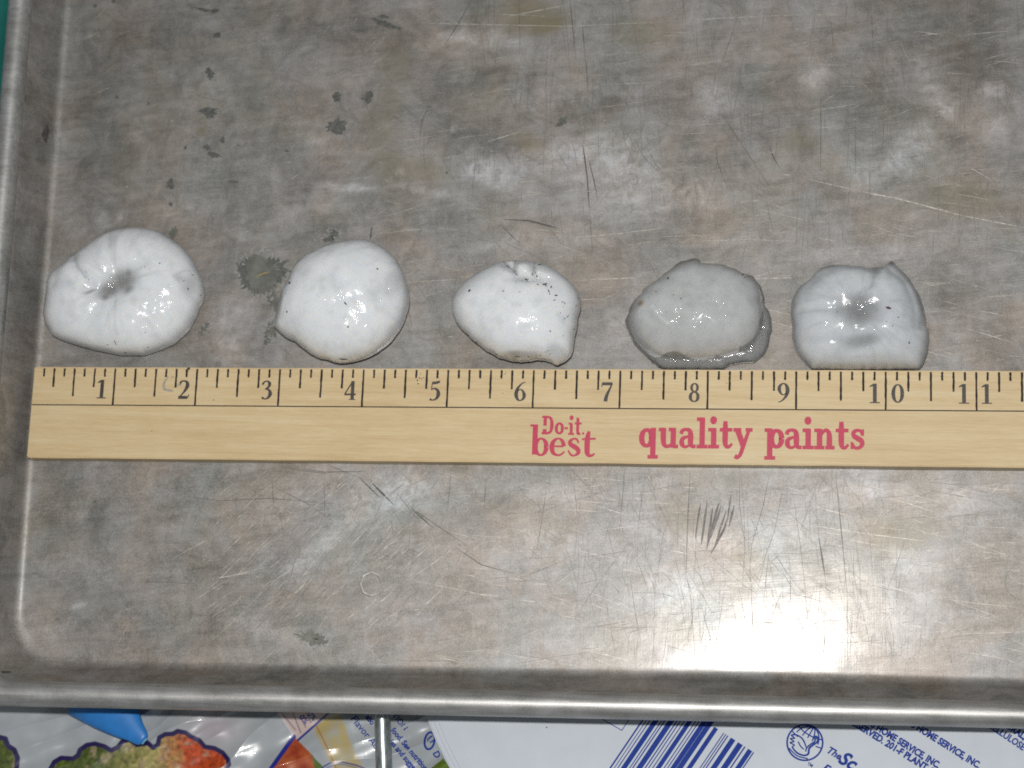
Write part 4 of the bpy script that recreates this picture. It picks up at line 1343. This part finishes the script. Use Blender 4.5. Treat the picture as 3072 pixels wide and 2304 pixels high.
def build_bag():
    root = empty("vegetable_bag", (0.05, -0.075, -0.03))
    tag(root, "shiny printed plastic bag of frozen vegetables under the pan's lower left edge", "food bag")
    xs = np.arange(-0.045, 0.1335, 0.00020)
    ys = np.concatenate([np.arange(-0.115, -0.097, 0.0012), np.arange(-0.097, -0.062, 0.00020), np.arange(-0.062, -0.025, 0.0015)])
    X, Y = np.meshgrid(xs, ys)
    Z = np.array([bag_h(x, y) for x, y in zip(X.ravel(), Y.ravel())]).reshape(X.shape)
    P = np.stack([X, Y, Z], -1).reshape(-1, 3)
    tx, ty = to_trace(P)
    film = np.array([0.40, 0.43, 0.445])
    col = np.tile(film, (len(P), 1))

    def inside(poly):
        res = np.zeros(len(P), bool)
        n = len(poly)
        for i in range(n):
            xa, ya = poly[i]
            xb, yb = poly[(i + 1) % n]
            cond = ((ya > ty) != (yb > ty)) & (tx < (xb - xa) * (ty - ya) / (yb - ya + 1e-12) + xa)
            res ^= cond
        return res

    def near(poly, closed=False):
        best = np.full(len(P), 1e9)
        Q = list(poly) + ([poly[0]] if closed else [])
        for (xa, ya), (xb, yb) in zip(Q[:-1], Q[1:]):
            ex, ey = xb - xa, yb - ya
            t = np.clip(((tx - xa) * ex + (ty - ya) * ey) / (ex * ex + ey * ey + 1e-9), 0, 1)
            best = np.minimum(best, np.hypot(tx - xa - t * ex, ty - ya - t * ey))
        return best

    def edge(dist, r, c):
        k = np.clip((r + 1.3 - dist) / 2.6, 0, 1)[:, None]
        col[:] = col * (1 - k) + np.asarray(c) * k

    nz = np.array([mnoise.fractal(Vector((x * 260, y * 260, 4.0)), 1.0, 2.0, 4) for x, y in zip(P[:, 0], P[:, 1])])
    nz2 = np.array([mnoise.fractal(Vector((x * 700, y * 700, 9.0)), 1.0, 2.0, 3) for x, y in zip(P[:, 0], P[:, 1])])
    # frost-white lower film, tinted patch
    k = np.clip((nz + .3) * .25, 0, .25)[:, None]
    col = col * (1 - k) + np.array([0.52, 0.53, 0.57]) * k
    pk = (0.5 * np.exp(-(((tx - 640) / 80) ** 2 + ((ty - 2190) / 50) ** 2)))[:, None]
    col = col * (1 - pk) + np.array([0.50, 0.38, 0.42]) * pk

    C6 = (0, 2050, 2.458)
    C7 = (760, 2080, 2.458)
    veg = crop(*C6, [(300, 760), (340, 690), (375, 624), (400, 580), (450, 550), (540, 555), (575, 530), (590, 490), (640, 455), (700, 445), (770, 465), (820, 495), (870, 470), (900, 430),
                     (960, 415), (1010, 455), (1090, 440), (1130, 475), (1165, 450), (1175, 400), (1220, 375), (1275, 373), (1310, 352), (1370, 365), (1410, 395), (1470, 420), (1510, 468),
                     (1580, 478), (1640, 510), (1680, 560), (1688, 600), (1660, 640), (1690, 720), (1640, 800), (400, 800)])
    veg2 = crop(*C6, [(-300, 380), (-60, 420), (0, 398), (40, 408), (58, 460), (105, 490), (130, 550), (120, 640), (60, 720), (-300, 760)])
    GREEN, YEL, ORG, GREY = np.array([.085, .115, .018]), np.array([.40, .34, .12]), np.array([.52, .075, .018]), np.array([.36, .28, .17])

    def veg_colour(m, us):
        u = tx
        c = np.zeros((len(P), 3))
        g = np.clip((u - us[0]) / us[1] + nz * 0.35, 0, 1)[:, None]
        o = np.clip((u - us[2]) / us[3] + nz * 0.5, 0, 1)[:, None]
        c = GREEN * (1 - g) + YEL * g
        c = c * (1 - o) + ORG * o
        gr = np.clip(nz * 1.6 - .25, 0, .75)[:, None]
        c = c * (1 - gr) + GREY * gr
        c = c * (1 + 0.6 * nz2[:, None])
        col[m] = np.clip(c, 0.004, 1)[m]
    INKP = np.array([.022, .013, .085])
    BLUE = np.array([.020, .028, .26])
    m = inside(veg)
    veg_colour(m, (300, 140, 470, 90))
    d = near(veg, True)
    edge(d, 7.0, INKP)
    m = inside(veg2)
    veg_colour(m, (60, 500, 900, 100))
    edge(near(veg2, True), 7.5, INKP)
    # right half of the bag: nutrition panel, beige band, carrot, blue rules
    pink = crop(*C7, [(120, 60), (620, 60), (335, 345), (298, 312)])
    m = inside(pink)
    col[m] = [.60, .47, .44]
    for a, b in (((215, 150), (310, 270)), ((290, 140), (350, 290)), ((345, 165), (385, 250)), ((390, 145), (425, 215))):
        edge(near(crop(*C7, [a, b])), 1.3, [.10, .08, .10])
    edge(near(crop(*C7, [(170, 120), (300, 315)])), 2.0, [.66, .60, .60])
    band = crop(*C7, [(440, 260), (600, 100), (660, 190), (720, 370), (860, 640), (640, 640)])
    m = inside(band)
    kk = np.clip(.75 + nz * .5, 0.2, 1)[:, None]
    col[m] = (np.array([.50, .40, .17]) * kk + film * (1 - kk))[m]
    car = crop(*C7, [(300, 318), (430, 450), (470, 640), (60, 640)])
    m = inside(car)
    rr = np.clip(.5 + nz, 0, 1)[:, None]
    col[m] = (np.array([.34, .045, .02]) * (1 - rr) + np.array([.50, .12, .035]) * rr)[m]
    gl = crop(*C7, [(430, 450), (520, 551), (600, 640), (470, 640)])
    m = inside(gl)
    col[m] = [.11, .17, .03]
    gl = crop(*C7, [(1300, 560), (1400, 480), (1460, 560), (1420, 640), (1280, 640)])
    m = inside(gl)
    col[m] = (np.array([.12, .18, .02]) * (1 + .5 * nz2[:, None]))[m]
    edge(near(crop(*C7, [(465, 240), (540, 390), (610, 551), (660, 660)])), 1.7, [.42, .16, .04])
    edge(near(crop(*C7, [(560, 140), (330, 345)])), 3.2, BLUE)
    edge(near(crop(*C7, [(298, 318), (70, 640)])), 6.5, BLUE)
    edge(near(crop(*C7, [(480, 600), (510, 545), (570, 512), (660, 508), (760, 530), (860, 570)])), 2.0, BLUE * .8)
    edge(near(crop(*C7, [(500, 600), (530, 556), (590, 528), (660, 524), (760, 548), (840, 580)])), 1.0, BLUE)
    nx, ny = len(xs), len(ys)
    faces = [(j * nx + i, j * nx + i + 1, (j + 1) * nx + i + 1, (j + 1) * nx + i) for j in range(ny - 1) for i in range(nx - 1)]
    # the pouch closes below: skirt down to a flat bottom
    V = [tuple(p) for p in P]
    loop = [i for i in range(nx)] + [j * nx + nx - 1 for j in range(1, ny)] + [(ny - 1) * nx + i for i in range(nx - 2, -1, -1)] + [j * nx for j in range(ny - 2, 0, -1)]
    b = len(V)
    for i in loop:
        x, y, z = V[i]
        V.append((x + (0.004 if x < 0.03 else -0.004), y, z - 0.02))
    for i in loop:
        x, y, z = V[i]
        V.append((x, y, -0.0745))
    L = len(loop)
    for k in range(L):
        k2 = (k + 1) % L
        faces.append((loop[k2], loop[k], b + k, b + k2))
        faces.append((b + k2, b + k, b + L + k, b + L + k2))
    faces.append(tuple(range(b + L, b + 2 * L)))
    N = Nodes("printed_plastic_film")
    a = N.n("ShaderNodeAttribute", attribute_name="print")
    N.l(a.outputs["Color"], N.p.inputs["Base Color"])
    N.p.inputs["Roughness"].default_value = 0.30
    N.p.inputs["Coat Weight"].default_value = 1.0
    N.p.inputs["Coat Roughness"].default_value = 0.05
    N.l(N.bump(N.noise(N.coord((200, 300, 300)), 1, 3, .5), 0.15, 0.0012), N.p.inputs["Coat Normal"])
    o = mesh_obj("printed_film", V, faces, N.mat, None, True)
    colf = np.ones((len(V), 4), np.float32)
    colf[:len(P), :3] = col
    colf[len(P):, :3] = film
    ca = o.data.color_attributes.new("print", 'FLOAT_COLOR', 'POINT')
    ca.data.foreach_set("color", colf.ravel())
    attach(o, root)
    return root


bag = build_bag()
M_BLUE = simple("blue_ink", (0.018, 0.050, 0.30), 0.6, spec=0.12, var=.15, vscale=1500)


def text_geo(body, bold=0.0, shear=0.0):
    cu = bpy.data.curves.new("t", 'FONT')
    cu.body = body
    cu.size = 1.0
    cu.offset = bold
    cu.shear = shear
    cu.resolution_u = 3
    cu.fill_mode = 'FRONT'
    ob = bpy.data.objects.new("t", cu)
    me = bpy.data.meshes.new_from_object(ob)
    vs = [(v.co.x, v.co.y) for v in me.vertices]
    fs = [tuple(p.vertices) for p in me.polygons]
    bpy.data.objects.remove(ob)
    bpy.data.curves.remove(cu)
    bpy.data.meshes.remove(me)
    return vs, fs


def print_text(ink, body, ox, oy, ang, cap, zf, bold=0.02, xs=1.0, shear=0.0):
    """text along a traced line: origin, angle (degrees, clockwise in the trace), capital height in trace units"""
    vs, fs = text_geo(body, bold, shear)
    s = cap / 0.70
    c, sn = math.cos(math.radians(ang)), math.sin(math.radians(ang))

    def mp(x, y, k):
        px = ox + x * s * xs * c + y * s * sn
        py = oy + x * s * xs * sn - y * s * c
        return zf(px, py, k)
    ink.mesh(vs, fs, mp)


def bag_pt(px, py, k):
    p = at(px, py, BAG_Z)
    for _ in range(3):
        p = at(px, py, bag_h(p.x, p.y))
    return (p.x, p.y, bag_h(p.x, p.y) + 6e-5 + (k % 20) * 1e-6)


def crop_pt(z, x, y):
    return z[0] + x / z[2], z[1] + y / z[2]


C7 = (760, 2080, 2.458)
bi = Ink()
print_text(bi, "Flavor Added", *crop_pt(C7, 716, 190), 51, 21, bag_pt, 0.01)
print_text(bi, "abo", *crop_pt(C7, 824, 178), 51, 17, bag_pt, 0.035, 0.85)
print_text(bi, "TION", *crop_pt(C7, 1020, 165), 50, 17, bag_pt, 0.01)
print_text(bi, "food. See nutrition", *crop_pt(C7, 1012, 275), 50, 17, bag_pt, 0.035, 0.86)
print_text(bi, "ies and suggest", *crop_pt(C7, 1000, 360), 50, 17, bag_pt, 0.035, 0.86)
print_text(bi, "D", *crop_pt(C7, 1322, 440), 62, 19, bag_pt, 0.03)
print_text(bi, "0%", *crop_pt(C7, 335, 180), 48, 17, bag_pt, 0.01)
print_text(bi, "0%", *crop_pt(C7, 395, 155), 48, 17, bag_pt, 0.01)
print_text(bi, "U", *crop_pt(C7, 1275, 335), 55, 20, bag_pt, 0.03)


def bag_frame(x, y, k):
    return bag_pt(*crop_pt(C7, x, y), k)


cu_ = [(1300 + 42 * math.cos(a) * .8 - 64 * math.sin(a) * .25, 350 + 42 * math.cos(a) * .35 + 64 * math.sin(a) * .95, 15) for a in np.linspace(0, 2 * math.pi, 17)]
bi.stroke(cu_, bag_frame)
bag_text = bi.build("blue_lettering", M_BLUE, bag)

# blue plastic cone
def build_cone():
    tip = at(432, 2222, -0.0085)
    basec = at(296, 2092, -0.0075)
    ax = basec - tip
    Lc = ax.length
    ax.normalize()
    side = ax.cross(Vector((0, 0, 1))).normalized()
    up = side.cross(ax).normalized()
    root = empty("blue_cone", (tip.x, tip.y, tip.z))
    tag(root, "bright blue plastic cone tip poking out from under the pan rim", "cone tip")
    n = 28
    prof = [(0.0, 0.0000), (0.0, 0.0011), (0.0003, 0.0019), (0.0012, 0.0025), (0.004, 0.0034), (Lc * .4, 0.0052), (Lc * .8, 0.0080), (Lc * 1.25, 0.0105)]
    v, f = [], []
    zmin = 0.0
    for d, r in prof:
        for k in range(n):
            a = 2 * math.pi * k / n
            v.append(tip + ax * d + side * (r * math.cos(a)) + up * (r * 0.45 * math.sin(a)) - Vector((0, 0, 0.0 + d * 0.18)))
    for j in range(len(prof) - 1):
        for k in range(n):
            k2 = (k + 1) % n
            f.append((j * n + k, j * n + k2, (j + 1) * n + k2, (j + 1) * n + k))
    f.append(tuple(range(n - 1, -1, -1)))
    f.append(tuple(range((len(prof) - 1) * n, len(prof) * n)))
    o = mesh_obj("cone_shell", v, f, simple("blue_plastic", (0.030, 0.215, 0.60), 0.38, var=.08, vscale=300), None, True)
    bm = bmesh.new()
    bm.from_mesh(o.data)
    bmesh.ops.recalc_face_normals(bm, faces=bm.faces)
    bm.to_mesh(o.data)
    bm.free()
    attach(o, root)
    v, f = [], []
    r, d = 0.0012, -0.00005
    b0 = tip + ax * d
    v = [b0 + side * (r * math.cos(2 * math.pi * k / 14)) + up * (r * .45 * math.sin(2 * math.pi * k / 14)) for k in range(14)]
    v += [p - ax * 0.0004 for p in v]
    f = [tuple(range(13, -1, -1)), tuple(range(14, 28))] + [(k, (k + 1) % 14, 14 + (k + 1) % 14, 14 + k) for k in range(14)]
    o = mesh_obj("tip_cap", v, f, simple("pale_blue_plastic", (0.16, 0.42, 0.66), 0.3))
    attach(o, root)
    return root


build_cone()

# galvanised rod of the basket
def build_rod():
    a, b = at(1145, 2120, -0.0062), at(1152, 2330, -0.0062)
    d = (a - b).normalized()
    pa, pb = b - d * 0.05, a + d * 0.24
    r = 0.00232
    root = empty("basket_rod", (pa.x, pa.y, pa.z))
    tag(root, "dull galvanised metal rod running out from under the pan between bag and carton", "rod")
    side = d.cross(Vector((0, 0, 1))).normalized()
    up = side.cross(d)
    n, m = 24, 60
    v, f = [], []
    for j in range(m):
        t = j / (m - 1)
        p = pa.lerp(pb, t)
        for k in range(n):
            an = 2 * math.pi * k / n
            rr = r * (1 + 0.012 * mnoise.noise(Vector((k * .9, t * 60, 3))))
            v.append(p + side * (rr * math.cos(an)) + up * (rr * math.sin(an)))
    for j in range(m - 1):
        for k in range(n):
            k2 = (k + 1) % n
            f.append((j * n + k, (j + 1) * n + k, (j + 1) * n + k2, j * n + k2))
    f += [tuple(range(n)), tuple(range((m - 1) * n, m * n))]
    N = Nodes("galvanised_steel")
    t = N.noise(N.coord((900, 260, 900)), 1, 5, .6)
    N.l(N.ramp(t, [(.35, (.30, .34, .34)), (.6, (.52, .56, .56)), (.75, (.70, .73, .73))]), N.p.inputs["Base Color"])
    N.p.inputs["Metallic"].default_value = .85
    N.p.inputs["Roughness"].default_value = .36
    N.l(N.bump(t, .4, .0001), N.p.inputs["Normal"])
    o = mesh_obj("rod_bar", v, f, N.mat, None, True)
    attach(o, root)


build_rod()

# white printed carton
CART_Z = -0.0090


def build_carton():
    root = empty("food_carton", (0.22, -0.07, -0.07))
    tag(root, "white food carton with blue barcode and swan emblem under the pan's lower right edge", "carton")
    edge = [(1210, 1990), (1243, 2070), (1277, 2153), (1301, 2214), (1323, 2259), (1346, 2304), (1374, 2355), (1404, 2405), (1436, 2455)]
    E = [at(x, y, CART_Z) for x, y in edge]
    xr = 0.36
    M = simple("white_board", (0.60, 0.645, 0.70), 0.5, spec=0.3, var=.03, vscale=120)
    # layered edge: three stepped flanges, then the flat face
    def slab_(name, off, ztop, zbot):
        P = [(p.x + off, p.y) for p in E]
        prof = P + [(xr, E[-1].y), (xr, E[0].y)]
        n = len(prof)
        bm = bmesh.new()
        lo = [bm.verts.new((x, y, zbot)) for x, y in prof]
        hi = [bm.verts.new((x, y, ztop)) for x, y in prof]
        bm.faces.new(list(reversed(lo)))
        top = bm.faces.new(hi)
        for i in range(n):
            j = (i + 1) % n
            bm.faces.new((lo[i], lo[j], hi[j], hi[i]))
        bmesh.ops.recalc_face_normals(bm, faces=bm.faces)
        es = [e for e in bm.edges if e.verts[0] in hi and e.verts[1] in hi and not (abs(e.verts[0].co.x - xr) < 1e-6)]
        bmesh.ops.bevel(bm, geom=es, offset=0.00045, segments=3, affect='EDGES')
        me = bpy.data.meshes.new(name)
        bm.to_mesh(me)
        bm.free()
        me.materials.append(M)
        o = bpy.data.objects.new(name, me)
        COL.objects.link(o)
        attach(o, root)
        return o
    slab_("carton_body", 0.0085, CART_Z - 0.0034, -0.0748)
    slab_("lid_flange", 0.0000, CART_Z - 0.0018, CART_Z - 0.0033)
    slab_("lid_flange", 0.0015, CART_Z - 0.0008, CART_Z - 0.0017)
    slab_("lid_top", 0.0029, CART_Z, CART_Z - 0.0007)

    def zf(px, py, k):
        p = at(px, py, CART_Z)
        return (p.x, p.y, CART_Z + 2e-5 + (k % 30) * 6e-7)
    C8 = (1700, 2080, 1.612)

    def cf(x, y, k):
        return zf(*crop_pt(C8, x, y), k)
    ink = Ink()
    # barcode
    e = (0.838, 0.545)
    d = (-0.560, 0.828)
    bars = [(-330, 8), (-314, 4), (-300, 5), (-276, 24), (-252, 5), (-240, 6), (-214, 26), (-190, 6), (-176, 5), (-160, 5), (-138, 22), (-114, 5), (-100, 5), (-78, 24), (-52, 26), (-14, 22), (30, 5), (42, 5),
            (54, 6), (84, 26), (126, 28), (152, 7), (182, 24), (202, 6)]
    for u, w in bars:
        x, y = 735 + e[0] * u, 175 + e[1] * u
        h = w / 2
        v0, v1 = (-90 if u < -40 else 0), 460
        ink.poly([(x - e[0] * h + d[0] * v0, y - e[1] * h + d[1] * v0), (x + e[0] * h + d[0] * v0, y + e[1] * h + d[1] * v0),
                  (x + e[0] * h + d[0] * v1, y + e[1] * h + d[1] * v1), (x - e[0] * h + d[0] * v1, y - e[1] * h + d[1] * v1)], cf)
    ink.stroke([(150, 112, 4), (268, 180, 4)], cf)
    ink.stroke([(266, 180, 4), (320, 100, 4)], cf)
    ink.build("barcode", M_BLUE, root)
    # emblem: a globe with a swan in front
    class Emblem(Ink):
        def stroke(self, pts, mp, closed=False):
            Ink.stroke(self, [(x, y, w * 1.45) for x, y, w in pts], mp)
    em = Emblem()
    gx, gy, gr = 1152, 238, 86

    def gf(x, y, k):      # emblem frame, turned like the rest of the print
        a = math.radians(30)
        return cf(gx + gr * (x * math.cos(a) + y * math.sin(a)), gy + gr * (x * math.sin(a) - y * math.cos(a)), k)
    def arc(cx, cy, rx, ry, a0, a1, w, n=14):
        return [(cx + rx * math.cos(a), cy + ry * math.sin(a), w) for a in np.linspace(a0, a1, n)]
    em.stroke(arc(0, 0, 1, 1, 0, 2 * math.pi, .07, 33), gf)
    for rx in (.33, .72):
        em.stroke(arc(0, 0, rx, .97, 0.28, math.pi - 0.28, .05), gf)
    em.stroke([(0, .97, .05), (0, .30, .05)], gf)
    em.stroke([(-.78, .62, .05), (-.3, .50, .05), (.3, .50, .05), (.78, .62, .05)], gf)
    em.stroke([(-.96, .20, .05), (-.5, .08, .05)], gf)
    em.stroke([(.62, .12, .05), (.98, .18, .05)], gf)
    # swan neck, head, wing and body
    em.stroke([(.22, .46, .05), (.34, .60, .07), (.52, .58, .08), (.58, .36, .08), (.46, .10, .08), (.38, -.18, .08), (.48, -.46, .08), (.30, -.66, .07), (-.1, -.72, .07), (-.5, -.58, .06)], gf)
    em.stroke([(.34, .44, .05), (.42, .44, .06), (.44, .30, .06), (.32, .06, .06), (.24, -.22, .06), (.30, -.42, .05)], gf)
    em.stroke([(.20, -.20, .05), (-.06, .02, .06), (-.34, .14, .06), (-.66, .12, .06), (-.86, -.02, .06), (-.62, -.08, .05), (-.82, -.22, .05), (-.56, -.26, .05), (-.72, -.42, .05), (-.44, -.42, .05), (-.52, -.58, .05)], gf)
    em.stroke([(.14, -.36, .05), (-.1, -.30, .05), (-.36, -.14, .05)], gf)
    em.stroke([(-.62, -.72, .05), (0, -.86, .05), (.6, -.70, .05)], gf)
    em.build("swan_emblem", M_BLUE, root)
    tx_ = Ink()
    A = 31
    Z = C8
    print_text(tx_, "RESERVED. 201-F PLANT ADDED", *crop_pt(Z, 1360, 140), A + 1, 20, zf, .05, .90)
    print_text(tx_, "SCHWAN'S HOME SERVICE, INC.", *crop_pt(Z, 1318, 66), A + 1.0, 20, zf, .05, .845)
    print_text(tx_, "SCHWAN'S HOME SERVICE, INC.", *crop_pt(Z, 1513, 66), A + 1.0, 20, zf, .05, .845)
    print_text(tx_, "CELLULOSE GUM", *crop_pt(Z, 2032, 160), A + 3, 20, zf, .035, .88)
    print_text(tx_, "NATURAL,", *crop_pt(Z, 2052, 118), A + 3, 20, zf, .05, .88)
    print_text(tx_, "The", *crop_pt(Z, 1252, 282), A, 21, zf, .035, 1.0, .25)
    print_text(tx_, "Sc", *crop_pt(Z, 1308, 330), A, 40, zf, .035, 1.0, .25)
    print_text(tx_, "F", *crop_pt(Z, 1228, 372), A, 26, zf, .035, 1.0, .25)
    print_text(tx_, "TM", *crop_pt(Z, 1162, 344), A, 9, zf, .035, 1.0)
    tx_.build("blue_lettering", M_BLUE, root)
    sp = Ink()
    q = at(1640, 2182, CART_Z)
    sp.disc(q.x, q.y, 0.00022, lambda x, y, k: (x, y, CART_Z + 3e-5), 8)
    sp.build("dirt_speck", M_SPECK, root)


build_carton()

# teal package at the far left
def build_teal():
    p = at(-10, 60, -0.012)
    root = empty("teal_package", (p.x - 0.03, p.y, -0.07))
    tag(root, "dark teal plastic package showing past the pan's upper left corner", "package")
    bm = bmesh.new()
    bmesh.ops.create_cube(bm, size=1)
    for v in bm.verts:
        v.co = Vector((p.x + 0.004 - 0.035 + v.co.x * 0.07, p.y + 0.02 + v.co.y * 0.13, -0.044 + v.co.z * 0.06))
    bmesh.ops.subdivide_edges(bm, edges=list(bm.edges), cuts=10, use_grid_fill=True)
    for v in bm.verts:
        v.co += Vector((0, 0, 1)) * mnoise.noise(v.co * 60) * 0.0016
    me = bpy.data.meshes.new("plastic_wrap")
    bm.to_mesh(me)
    bm.free()
    me.materials.append(simple("teal_plastic", (0.008, 0.135, 0.115), 0.35, var=.2, vscale=80))
    o = bpy.data.objects.new("plastic_wrap", me)
    for q in me.polygons:
        q.use_smooth = True
    COL.objects.link(o)
    attach(o, root)


build_teal()
